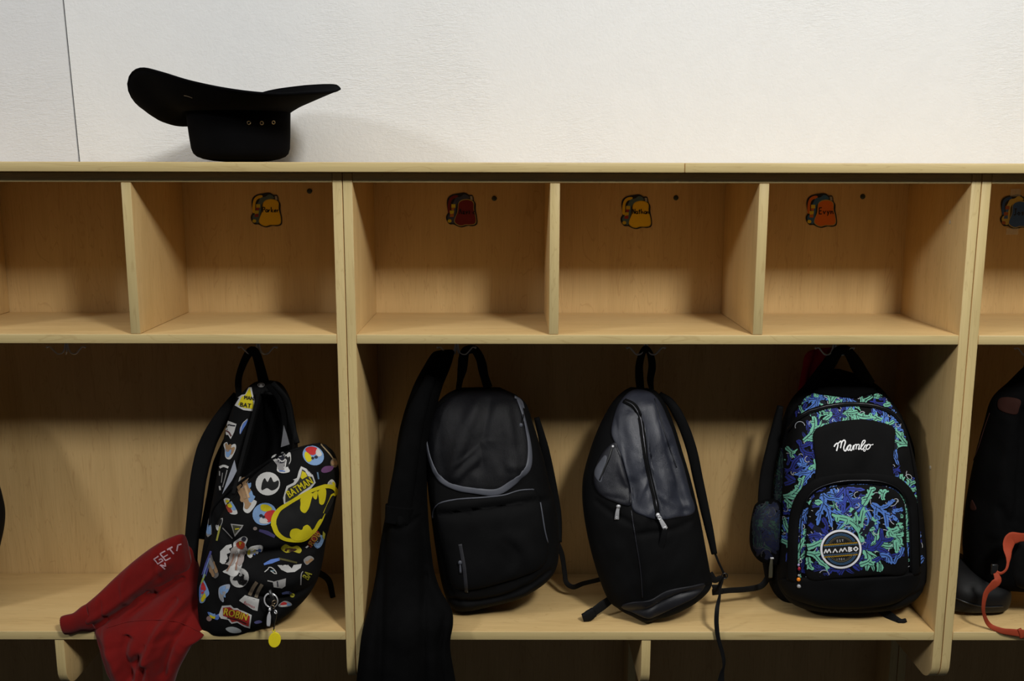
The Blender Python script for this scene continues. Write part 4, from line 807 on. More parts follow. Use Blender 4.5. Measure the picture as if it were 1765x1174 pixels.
# side pocket on the left
rowsS = [(1315, 864, 1338, 862, .12, .01, .01), (1302, 872, 1345, 868, .12, .03, .02), (1296, 895, 1346, 892, .115, .036, .03), (1293, 920, 1345, 918, .115, .04, .03), (1294, 945, 1343, 945, .115, .038, .03), (1304, 962, 1342, 965, .115, .03, .02), (1322, 968, 1338, 970, .115, .008, .008)]
bS = loft(rowsS, 60, 60, 2.4, noise=(.002, .1, 3)); SDs = Surf().add(*bS); mk('side_pocket', *bS, M_MESH, Dg)
sv_ = web([(1345, 700, .17), (1334, 760, .165), (1322, 820, .16), (1318, 880, .15), (1322, 960, .14), (1326, 1000, .14)], [10, 22, 26, 26, 22, 14], .008, 70)
mk('shoulder_strap', *sv_, M_BLK, Dg)
mk('strap_webbing', *web([(1326, 992, .14), (1312, 1010, .13), (1285, 1016, .12), (1255, 1018, .105), (1230, 1021, .095)], [12, 12, 11, 11, 11], .0016, 50), M_WEB, Dg)
mk('webbing_end', *web([(1246, 1019, .099), (1236, 1020, .095), (1228, 1021, .093)], [11, 12, 12], .003, 12), M_WEB, Dg)
mk('loose_webbing', *web([(1490, 1035, .12), (1505, 1042, .09), (1525, 1056, .07), (1545, 1071, .045), (1553, 1075, .042)], [12, 14, 15, 17, 17], .0014, 40), M_WEB, Dg); mk('webbing_end', *web([(1547, 1073, .042), (1556, 1071, .041), (1562, 1069, .041)], [9, 9, 7], .003, 12), M_WEB, Dg)
mk('handle_loop', *web([(1395, 672, .17), (1408, 655, .162), (1424, 634, .156), (1438, 614, .15), (1448, 604, .148), (1460, 605, .148), (1470, 618, .151), (1483, 640, .156), (1497, 664, .165)], [26, 27, 27, 25, 18, 18, 24, 24, 26], .003, 70), M_WEB, Dg)
# coral print
INK1 = (.022, .035, .27); INK2 = (.045, .075, .42); INK3 = (.10, .23, .68); MINT = (.20, .56, .39); LINE = (.008, .010, .02); PALE = (.50, .52, .56)
def coral(PR, rg, x, y, ang, L, w, col, layer, clip, depth=0):
    pts = [(x, y)]; a = ang; st = 5.5; n = max(3, int(L/st)); kids = []
    for i in range(n):
        a += rg.uniform(-.24, .24); x += math.cos(a)*st; y += math.sin(a)*st; pts.append((x, y))
        if depth < 2 and i > 0 and rg.random() < (.34 if depth == 0 else .25): kids.append((x, y, a+rg.choice((-1, 1))*rg.uniform(.4, .85), L*rg.uniform(.4, .6), w*rg.uniform(.62, .85)))
    ws = [w*(.95-.35*i/n)*rg.uniform(.7, 1.3) for i in range(n)]+[w*.22]; ws[0] = w*.55
    PR.stroke(pts, [q+1.8 for q in ws], LINE, layer-.25, clip=clip, maxl=3.0)
    PR.stroke(pts, ws, col, layer, clip=clip, maxl=3.0); PR.stroke(pts, 1.4, LINE, layer+.25, clip=clip, maxl=3.0)
    for k in kids: coral(PR, rg, *k, col, layer+.03, clip, depth+1)
def coralfield(PR, region, seed, nroot, clip, dim=1.0):
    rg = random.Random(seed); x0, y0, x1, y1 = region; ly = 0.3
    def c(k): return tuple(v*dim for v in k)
    for col, share, wd in ((INK1, .34, 10.0), (INK2, .20, 11.5), (INK3, .13, 13.0), (MINT, .15, 13.5)):
        for i in range(int(nroot*share)):
            x, y = rg.uniform(x0, x1), rg.uniform(y0, y1)
            if not inside(np.array([(x, y)]), clip)[0]: continue
            a0 = rg.uniform(0, 6.28)
            for s in range(rg.choice((2, 3, 4))):
                coral(PR, rg, x, y, a0+s*rg.uniform(.5, .8), rg.uniform(30, 58), wd*rg.uniform(.7, 1.05), c(col), ly, clip)
            ly += .10
    for i in range(int(nroot*.7)):
        x, y = rg.uniform(x0, x1), rg.uniform(y0, y1); a = rg.uniform(0, 6.28); pts = [(x, y)]; cv = rg.choice((-1, 1))*rg.uniform(.25, .5)
        for k in range(7): a += cv; x += math.cos(a)*4; y += math.sin(a)*4; pts.append((x, y))
        PR.stroke(pts, 1.1, c(PALE), ly*rg.uniform(.5, 1.0), clip=clip, maxl=3)

MOTIF = [(INK2, 8, [[(530, 60), (540, 160), (510, 280), (500, 400)], [(540, 150), (600, 250), (640, 380), (650, 430)], [(540, 90), (640, 90), (760, 100)], [(530, 70), (460, 150), (380, 220)], [(600, 250), (680, 230), (740, 260)], [(510, 280), (450, 230)]]),
 (INK1, 9, [[(790, 800), (880, 790), (960, 700), (960, 560)], [(790, 800), (810, 700), (790, 610)], [(880, 790), (990, 820), (1080, 900)], [(960, 700), (1060, 690), (1100, 660)], [(790, 800), (720, 770), (690, 820)], [(80, 480), (180, 560), (300, 600), (330, 680)], [(260, 430), (310, 520), (300, 600)], [(80, 660), (160, 640), (250, 660)], [(950, 900), (860, 950), (760, 930)]]),
 (INK3, 9.5, [[(265, 130), (275, 250), (230, 380), (200, 520)], [(275, 260), (320, 330), (350, 450), (370, 540)], [(290, 280), (380, 340), (520, 420), (570, 450)], [(240, 350), (180, 400)], [(265, 150), (330, 200), (400, 205), (500, 230)], [(265, 160), (200, 190)]]),
 (INK3, 9.5, [[(840, 265), (930, 320), (1000, 380), (1100, 420), (1160, 480)], [(900, 290), (890, 400), (910, 560)], [(930, 320), (1040, 280), (1100, 210)], [(1000, 370), (1020, 480), (1030, 560)], [(1040, 350), (1160, 340), (1240, 310)], [(890, 400), (940, 450)]]),
 (INK3, 8, [[(940, 870), (1040, 890), (1080, 980)], [(1150, 880), (1110, 980)], [(1215, 780), (1180, 880), (1120, 910)], [(1040, 890), (1020, 960)]]),
 (MINT, 11.5, [[(735, 720), (700, 600), (660, 520), (560, 450), (440, 420), (370, 390)], [(660, 520), (650, 400), (590, 310)], [(700, 600), (720, 450), (750, 300)], [(725, 660), (800, 560), (860, 470), (850, 420)], [(800, 570), (880, 555)], [(560, 450), (540, 510)], [(440, 420), (430, 480)]]),
 (MINT, 10, [[(740, 280), (790, 200), (830, 120), (860, 60)], [(800, 190), (720, 210)], [(830, 100), (890, 85)], [(930, 110), (980, 140), (1010, 95)], [(980, 140), (970, 220)]]),
 (MINT, 11, [[(1240, 480), (1130, 570), (1060, 590), (1030, 650)], [(1060, 590), (1100, 640), (1220, 640)], [(1130, 690), (1140, 850)], [(1130, 640), (1180, 700), (1170, 760)], [(1240, 290), (1200, 230), (1190, 180)], [(1130, 380), (1180, 410), (1240, 400)]]),
 (MINT, 10.5, [[(50, 790), (160, 760), (270, 700)], [(80, 850), (160, 870), (240, 960), (340, 1030)], [(160, 870), (240, 850)], [(90, 900), (110, 1010), (160, 1040)], [(110, 960), (60, 1010)], [(100, 270), (200, 240), (260, 250)], [(700, 990), (800, 950), (830, 900)], [(800, 950), (870, 990)]])]
RINGS = [(400, 110, 50), (460, 270, 40), (680, 160, 45), (660, 280, 38), (900, 170, 45), (1130, 230, 30), (820, 390, 60), (560, 500, 45), (900, 600, 38), (980, 470, 45), (1040, 650, 30), (790, 480, 50), (110, 620, 30), (120, 380, 45), (760, 740, 22), (920, 860, 40), (1200, 820, 30), (340, 560, 40), (810, 960, 35)]
def motif(PR, cx, cy, rot, sc, base, clip, dim=1.0):
    c_, s_ = math.cos(rot), math.sin(rot); rg = random.Random(int(cx*7+cy))
    def tf(p): x = (p[0]-650)/6.905*sc; y = (p[1]-540)/6.905*sc; return (cx+x*c_-y*s_, cy+x*s_+y*c_)
    ly = base
    for (x, y, r) in RINGS:
        a0 = rg.uniform(0, 6); PR.stroke([tf((x+r*math.cos(a0+k*.55), y+r*.85*math.sin(a0+k*.55))) for k in range(8)], 1.1, tuple(v*dim for v in PALE), ly, clip=clip, maxl=3)
    for col, w, segs in MOTIF:
        ly += .22; col = tuple(v*dim for v in col)
        for ph in (0, 1, 2):
            for si, sg in enumerate(segs):
                n = 14; p = arclen([tf(q) for q in sg], n); rr = random.Random(si*31+int(w*10)); kn = [rr.uniform(.72, 1.3) for _ in range(n)]
                W_ = w*sc*(1 if si == 0 else .82)*.92
                ws = [W_*(1.05-.35*i/n)*kn[i] for i in range(n)]; ws[-1] = W_*.3; ws[-2] *= .8; ws[0] = W_*.7
                if ph == 0: PR.stroke(p, [q+1.6 for q in ws], LINE, ly-.08, clip=clip, maxl=2.6)
                elif ph == 1:
                    PR.stroke(p, ws, col, ly, clip=clip, maxl=2.6)
                    L_ = np.linalg.norm(np.diff(p, axis=0), axis=1).sum()
                    for k in range(int(L_/9)):                      # short knobbly twigs
                        i = rr.randrange(2, n-2); t_ = p[i+1]-p[i-1]; a_ = math.atan2(t_[1], t_[0])+rr.choice((-1, 1))*rr.uniform(.5, 1.0); l_ = rr.uniform(5, 10)
                        q2 = (p[i][0]+math.cos(a_)*l_, p[i][1]+math.sin(a_)*l_); PR.stroke([tuple(p[i]), ((p[i][0]+q2[0])/2, (p[i][1]+q2[1])/2), q2], [W_*.5, W_*.42, W_*.2], col, ly, clip=clip, maxl=2.6)
                else: PR.stroke(p[:-2], 1.2, LINE, ly+.08, clip=clip, maxl=2.6)
clipD = arclen([(1400, 679), (1425, 680), (1470, 684), (1510, 678), (1530, 690), (1548, 718), (1560, 750), (1571, 790), (1578, 838), (1584, 900), (1585, 985), (1470, 992), (1345, 992), (1346, 940), (1350, 870), (1352, 800), (1357, 755), (1366, 722), (1382, 694)], 120, True)
P1 = Print(SD, .0004, .0003); coralfield(P1, (1345, 676, 1588, 990), 14, 40, clipD)
for k, (mx, my, mr, ms) in enumerate(((1400, 742, 1.1, .8), (1545, 770, -1.3, .8), (1475, 712, 2.9, .75), (1366, 850, 1.7, .8), (1572, 880, .4, .8), (1370, 950, .2, .8), (1430, 690, .5, .6))): motif(P1, mx, my, mr, ms, 3.2+k*.25, clipD)
P1.build('coral_print', M_INK, Dg, kind='stuff')
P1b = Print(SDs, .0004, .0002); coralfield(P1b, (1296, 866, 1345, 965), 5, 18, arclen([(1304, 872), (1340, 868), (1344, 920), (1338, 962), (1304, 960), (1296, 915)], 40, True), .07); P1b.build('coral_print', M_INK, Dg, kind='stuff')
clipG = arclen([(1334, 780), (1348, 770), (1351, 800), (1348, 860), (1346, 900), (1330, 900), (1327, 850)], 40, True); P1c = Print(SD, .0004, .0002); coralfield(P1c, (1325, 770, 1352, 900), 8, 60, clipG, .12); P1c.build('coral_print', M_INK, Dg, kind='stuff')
# black panels and bands over the print
TR = .0046
pan = [(1402, 745), (1418, 734), (1440, 727), (1480, 723), (1515, 727), (1540, 738), (1541, 760), (1538, 800), (1534, 835), (1470, 832), (1409, 836), (1406, 800), (1402, 770)]
cpn = cushion(SD, pan, TR+.002, 5, 14, 110, .002); SDp = Surf(); SDp.b = SD.b[:]; SDp.add(*cpn); mk('front_panel', *cpn, M_PRINTC, Dg, label='plain black panel with white script')
arch = trim(SD, [(1366, 1000), (1368, 930), (1372, 885), (1385, 855), (1412, 832), (1450, 824), (1490, 823), (1530, 827), (1556, 842), (1571, 870), (1575, 920), (1577, 988)], .0125, .0062, 130, .002); SDp.add(*arch); mk('pocket_arch', *arch, M_BLK, Dg)
band = trim(SDp, [(1360, 742), (1376, 723), (1402, 708), (1440, 700), (1475, 698), (1510, 702), (1536, 713), (1550, 728)], .0056, .0024, 90, .003); mk('main_zip', *band, M_BLK, Dg)
mk('zip_teeth', *trim(SDp, [(1362, 740), (1377, 723), (1402, 708), (1440, 700), (1475, 698), (1510, 702), (1536, 713), (1549, 727)], .0011, .0008, 90, .0062), M_GUN, Dg)
cap_ = cushion(SD, [(1408, 662), (1440, 652), (1480, 652), (1506, 664), (1512, 678), (1490, 683), (1470, 688), (1430, 684), (1402, 678)], .008, 4, 8, 60, .002, center=(1458, 669)); mk('top_cap', *cap_, M_VOID, Dg)
base = cushion(SD, [(1346, 998), (1400, 994), (1470, 995), (1540, 991), (1582, 986), (1583, 1002), (1564, 1024), (1530, 1040), (1460, 1046), (1400, 1042), (1362, 1028), (1348, 1012)], .008, 4, 10, 90, .002, center=(1465, 1015)); SDp.add(*base); mk('base_panel', *base, M_BLK, Dg)
pin = [(1391, 995), (1389, 930), (1394, 875), (1408, 852), (1436, 839), (1480, 835), (1522, 838), (1546, 848), (1558, 875), (1560, 930), (1560, 986), (1510, 990), (1440, 996)]
ck = cushion(SD, pin, .012, 4, 16, 120, .002, center=(1475, 920)); SK = Surf().add(*ck); SDp.add(*ck); mk('front_pocket', *ck, M_PRINTC, Dg)
clipK = arclen([(1393, 990), (1391, 930), (1396, 878), (1410, 855), (1437, 842), (1480, 838), (1521, 841), (1544, 851), (1556, 877), (1558, 930), (1557, 982), (1510, 987), (1440, 992)], 120, True)
P2 = Print(SK, .0004, .0003); coralfield(P2, (1388, 835, 1562, 992), 31, 22, clipK); motif(P2, 1380+650/6.905, 830+540/6.905, 0, 1.0, 2.2, clipK); P2.build('coral_print', M_INK, Dg, kind='stuff')
mk('pocket_zip', *trim(SDp, [(1381, 992), (1380, 930), (1384, 878), (1400, 848), (1436, 832), (1480, 828), (1522, 831), (1552, 846), (1566, 878), (1569, 930), (1570, 985)], .0012, .0010, 120, .0014), M_GUN, Dg)
mk('side_piping', *trim(SDp, [(1561, 745), (1571, 790), (1578, 840), (1583, 900), (1585, 975)], .0012, .001, 60, .002), M_BLK, Dg)
# script on the panel
P3 = Print(SDp, .0012, .0003); WT = (.95, .95, .95)
def zz(p): return [(1430+a/22.06, 750+b/22.06) for a, b in p]
for s_, w_ in (([(165, 450), (200, 380), (280, 310), (310, 370), (290, 480), (255, 605)], 2.9), ([(300, 330), (350, 290), (420, 230), (440, 310), (425, 420), (405, 500)], 2.6), ([(440, 320), (480, 240), (550, 195), (590, 260), (560, 380), (530, 480), (545, 570), (585, 605), (620, 570), (660, 480), (720, 400), (790, 370)], 2.9),
               ([(790, 370), (720, 410), (680, 490), (680, 560), (710, 585), (750, 540), (800, 420), (805, 370), (775, 480), (780, 570), (810, 590), (850, 540), (900, 400)], 2.4), ([(905, 380), (910, 470), (905, 570)], 2.2), ([(910, 450), (960, 370), (1020, 365), (1010, 450), (990, 545)], 2.2), ([(1000, 450), (1050, 365), (1115, 365), (1110, 450), (1080, 540), (1110, 545), (1160, 500), (1230, 400)], 2.2),
               ([(1230, 400), (1310, 300), (1340, 230), (1310, 195), (1250, 240), (1205, 350), (1180, 480), (1200, 545), (1240, 540), (1290, 480), (1340, 390), (1390, 380)], 2.3), ([(1440, 385), (1380, 440), (1375, 510), (1410, 545), (1480, 510), (1530, 430), (1520, 375), (1460, 355), (1400, 380), (1350, 385)], 2.3), ([(1500, 365), (1580, 375), (1650, 350)], 1.8), ([(1310, 535), (1350, 570), (1310, 620), (1270, 575), (1310, 535)], 1.6)):
    P3.stroke(zz(s_), w_*.82, WT, 1, maxl=1.2)
P3.build('script_lettering', M_INK, Dg, kind='stuff', label='white handwritten-style script')
# round rubber badge
def zb_(a, b): return (1405+a/14.68, 905+b/14.68)
P4 = Print(SDp, .0006, .0004)
bc = (1449.3, 946.5); bd = cushion(SK, [(bc[0]+36.6*math.cos(a), bc[1]+34.6*math.sin(a)) for a in np.linspace(0, 2*np.pi, 40, endpoint=False)], .0024, 6, 8, 72, .0005); SDp.add(*bd); mk('round_badge', *bd, plastic('badge_rubber', (.014, .014, .014), .4), Dg, label='round black badge with a white rim')
P4.stroke([(bc[0]+33.6*math.cos(a), bc[1]+31.8*math.sin(a)) for a in np.linspace(0, 2*np.pi, 60, endpoint=False)], 3.4, (.85, .85, .90), 1, closed=True, n=90)
rot = -.105
for (r_, col_, w__) in ((27.5, (.045, .10, .20), 1.7), (25.2, (.05, .12, .22), 1.2), (22.3, (.10, .085, .05), 1.6), (20.0, (.075, .065, .045), 1.0)):
    for (a0, a1) in ((-2.72, -.42), (.42, 2.72)):
        m_ = math.asin(min(1, 11.5/r_)); q0, q1 = (-math.pi+m_, -m_) if a0 < 0 else (m_, math.pi-m_)
        aa = np.linspace(q0, q1, 30)+rot; wob = 1+.012*np.sin(np.arange(30)*2.4)
        P4.stroke(np.stack([bc[0]+r_*np.cos(aa)*wob, bc[1]+r_*.96*np.sin(aa)*wob], 1), w__, col_, 1, maxl=2)
def zig(y0, col_, w__):
    a, b = zb_(220, y0), zb_(1070, y0-68); n = 31; pts = [(a[0]+(b[0]-a[0])*i/n, a[1]+(b[1]-a[1])*i/n+(.75 if i % 2 else -.75)) for i in range(n+1)]
    P4.stroke(pts, w__, col_, 1, smooth=False, maxl=2)
zig(512, (.38, .21, .01), 1.7); zig(548, (.06, .12, .20), 1.4); zig(770, (.06, .11, .19), 1.4); zig(812, (.36, .20, .01), 1.7)
for s_ in ([(225, 715), (268, 612), (300, 700), (352, 606), (398, 700)], [(447, 698), (503, 605), (562, 690)], [(605, 688), (652, 590), (690, 668), (742, 574), (800, 665)], [(845, 672), (842, 560), (925, 580), (862, 612), (930, 638), (845, 668)], [(965, 600), (1028, 550), (1078, 597), (1025, 655), (965, 600)]):
    P4.stroke([zb_(*p) for p in s_], 2.0, (.82, .82, .84), 1.6, smooth=False, maxl=2)
P4.text('E S T', *zb_(628, 400), 6.0, rot*.6, (.5, .5, .5), 1.6, .9); P4.text('1 9 8 4', *zb_(635, 860), 5.2, rot*.4, (.5, .5, .5), 1.6, .9)
P4.build('badge_print', M_INK, Dg, kind='stuff')
# charms on the pocket zip
CH = thing('zip_charm', 'string of small beads, one orange, dangling from the coral-print bag pocket', 'charm', tuple(V(1379, 962, .005)))
h = SDp.hit(1379, 975); yc = h[0].y-.006
mk('cord', *tube(arclen([tuple(U(1380, 960, yc)), tuple(U(1378, 985, yc)), tuple(U(1377, 1010, yc))], 16), .0008), M_BPL, CH)
mk('clasp', *boxm(float(U(1376.5, 0, yc)[0]), float(U(1383, 0, yc)[0]), yc-.002, yc+.001, float(U(1380, 963, yc)[2]), float(U(1380, 961, yc)[2]), .0004), M_CHR, CH); mk('clasp_bead', *uvs(U(1379.5, 964, yc-.002), (.0018,)*3), M_CHR, CH); mk('clasp_ring', *join([torus(U(1379.5, 968, yc), .003, .0007, n=16)]), M_CHR, CH)
for (bx, by, r1, r2, m_) in ((1376.5, 974, .0026, .0030, M_LBEAD), (1377.5, 980.5, .0032, .0042, M_RBEAD), (1377, 992, .0026, .0028, M_GLASSY), (1376.5, 999, .0042, .0044, M_OBEAD), (1377.3, 1010.5, .0046, .0044, M_GLASSY)):
    mk('bead', *uvs(U(bx, by, yc), (r1, r1*.8, r2), 14, 10), m_, CH)
h = SDs.hit(1329, 960) or SD.hit(1335, 960); mk('zip_pull', *web([(1330, 962, h[0].y-.004), (1329, 975, h[0].y-.006), (1328, 996, h[0].y-.004)], [4, 7, 7], .0012, 14), cloth('olive_pull', (.06, .055, .035), .5, .4), Dg)
# ------------------------------------------------------------------ dark red cloth behind the coral bag
RC = thing('scarf', 'dark red cloth hanging from the hook behind the coral-print backpack', 'scarf', tuple(V(1410, 668, .24)))
rowsR = [(1425, 600, 1441, 600, .19, .006, .006), (1402, 603, 1440, 604, .205, .014, .01), (1388, 612, 1438, 615, .215, .018, .012), (1383, 635, 1434, 640, .225, .02, .012), (1378, 660, 1430, 665, .235, .02, .012), (1374, 690, 1425, 695, .24, .02, .012), (1378, 715, 1420, 715, .24, .004, .004)]
mk('fabric', *loft(rowsR, 70, 70, 2.2, folds=[([(1405, 605), (1394, 640), (1388, 690)], -.012, 4), ([(1420, 606), (1414, 640), (1408, 690)], .008, 5), ([(1428, 610), (1424, 660)], -.008, 4)], noise=(.002, .1, 2)), M_DRED, RC)

# ------------------------------------------------------------------ things in the right-hand locker
E_ = thing('jacket', 'black jacket with dull orange panels hanging at the right edge of the picture', 'jacket', tuple(U(1730, 1030, .1)*[1, 1, 0]+[0, 0, Z2]))
rowsE = [(1770, 628, 1792, 628, .15, .006, .006), (1758, 640, 1802, 640, .15, .02, .015), (1740, 660, 1830, 662, .15, .04, .03), (1712, 690, 1850, 690, .15, .055, .045), (1698, 735, 1860, 735, .15, .06, .05), (1684, 790, 1865, 790, .145, .07, .06), (1672, 850, 1868, 850, .14, .075, .065), (1664, 910, 1868, 910, .13, .08, .07), (1664, 960, 1866, 960, .125, .08, .07), (1672, 990, 1860, 990, .12, .07, .06), (1700, 1008, 1840, 1006, .12, .04, .04), (1730, 1012, 1800, 1010, .12, .006, .006)]
bE = loft(rowsE, 130, 100, 2.4, noise=(.004, .04, 81), folds=[([(1750, 700), (1735, 800), (1725, 880)], -.014, 8), ([(1720, 720), (1700, 820), (1690, 900)], .012, 12), ([(1755, 850), (1740, 900), (1700, 930)], .01, 10), ([(1700, 860), (1720, 900)], -.01, 7)]); SE = Surf().add(*bE); mk('shell', *bE, M_JKT, E_)
M_DO = cloth('rust_cloth', (.028, .008, .005), .85, .2)
co = cushion(SE, [(1722, 688), (1740, 685), (1759, 690), (1757, 703), (1750, 715), (1722, 706)], .002, 4, 6, 36, .001); mk('shoulder_patch', *co, M_DO, E_, label='dull orange shoulder patch')
mk('piping', *trim(SE, [(1706, 712), (1697, 738), (1687, 770), (1676, 800)], .0010, .0009, 40, .0006), M_DO, E_)
mk('patch', *cushion(SE, [(1674, 864), (1676, 862), (1683, 877), (1676, 880), (1672, 874)], .0012, 4, 5, 24, .0005), M_DO, E_, label='small dull orange patch')
mk('handle_loop', *web([(1765, 650, .14), (1772, 625, .145), (1781, 606, .147), (1792, 625, .145), (1800, 650, .14)], 12, .002, 40), M_WEB, E_)
G = thing('sling_bag', 'black bag with orange webbing strap at the right edge, in front of the black jacket', 'bag', tuple(U(1800, 1015, .06)*[1, 1, 0]+[0, 0, Z2]))
rowsG = [(1775, 905, 1800, 903, .07, .01, .01), (1748, 925, 1840, 922, .07, .035, .03), (1738, 950, 1860, 948, .07, .045, .04), (1736, 980, 1866, 978, .07, .045, .045), (1742, 1003, 1862, 1001, .07, .04, .04), (1760, 1013, 1845, 1012, .07, .008, .01)]
bG = loft(rowsG, 60, 70, 2.6, noise=(.003, .06, 7)); SG = Surf().add(*bG); mk('body', *bG, M_BLK, G)
mk('webbing_strap', *web([(1774, 926, .02), (1755, 927, .015), (1742, 930, .015), (1737, 945, .01), (1738, 962, .0), (1735, 980, -.008), (1726, 988, -.008), (1716, 985, -.004), (1713, 975, .005)], [14, 16, 24, 20, 12, 5, 4, 6, 10], .0013, 80), M_ORG, G)
mk('webbing_strap', *web([(1716, 988, -.006), (1720, 1000, -.012), (1713, 1008, -.012), (1700, 1022, -.008), (1695, 1045, -.004), (1697, 1062, .002), (1706, 1078, .006), (1725, 1087, -.004), (1745, 1090, -.008), (1775, 1093, -.012), (1800, 1094, -.012)], [8, 16, 10, 7, 6, 8, 10, 12, 14, 14, 14], .0013, 110), M_ORG, G)
mk('strap_keeper', *web([(1757, 1084, -.0105), (1760, 1092, -.0115), (1761, 1100, -.0105)], [7, 7, 7], .002, 10), M_ORG, G)
bk_ = U(1714, 980, -.002); mk('buckle', *join([boxm(bk_[0]-.007, bk_[0]+.006, bk_[1]-.004, bk_[1]+.002, bk_[2]-.012, bk_[2]+.010, .002)]), M_BPL, G)
SHO = thing('boot', 'black boot standing on the bench behind the post, beside the orange strap', 'boot', tuple(U(1690, 1050, .09)*[1, 1, 0]+[0, 0, Z2+.001]))
yb = .10; yy = lambda px, py, Y=yb: float(U(px, py, Y)[2])
rowsO = [(1640, 955, 1672, 962, .16, .02, .02), (1630, 975, 1705, 978, .14, .05, .04), (1625, 1000, 1730, 1002, .12, .06, .05), (1624, 1025, 1735, 1024, .11, .055, .05), (1626, 1042, 1731, 1043, .105, .04, .04), (1634, 1049, 1722, 1050, .10, .006, .006)]
bO = loft(rowsO, 60, 70, 2.8, noise=(.001, .05, 5)); SO = Surf().add(*bO); mk('upper', *bO, cloth('black_leather', (.005, .005, .0055), .55, .25, 300, .3), SHO)
mk('welt', *trim(SO, [(1645, 1030), (1670, 1040), (1700, 1046), (1728, 1045)], .0016, .0014, 50, .0012), M_BPL, SHO, label='glossy black welt')
# blue-black bag left of the picture: only its bulging edge reaches into the frame
X = thing('backpack', 'black backpack mostly outside the left edge of the picture', 'backpack', tuple(U(-110, 1040, .1)*[1, 1, 0]+[0, 0, Z2]))
rowsX = [(-150, 672, -85, 671, .16, .01, .01), (-185, 690, -55, 690, .16, .05, .04), (-200, 740, -35, 742, .15, .07, .06), (-212, 800, -18, 802, .14, .08, .07), (-218, 860, -2, 862, .13, .085, .08), (-218, 897, 3, 897, .12, .085, .08), (-216, 940, -4, 940, .115, .085, .08), (-205, 1000, -22, 1000, .11, .07, .07), (-180, 1030, -60, 1030, .105, .03, .03), (-150, 1038, -95, 1038, .105, .005, .005)]
mk('body', *loft(rowsX, 80, 70, 2.6, noise=(.003, .05, 7)), M_BLK, X); hx = (115-.403*770)
mk('handle_loop', *web([(-135, 675, .155), (-140, 640, .152), (-150, 612, .15), (-185, 606, .15), (-170, 640, .152), (-110, 672, .155)][0:6], 14, .0018, 50), M_WEB, X)

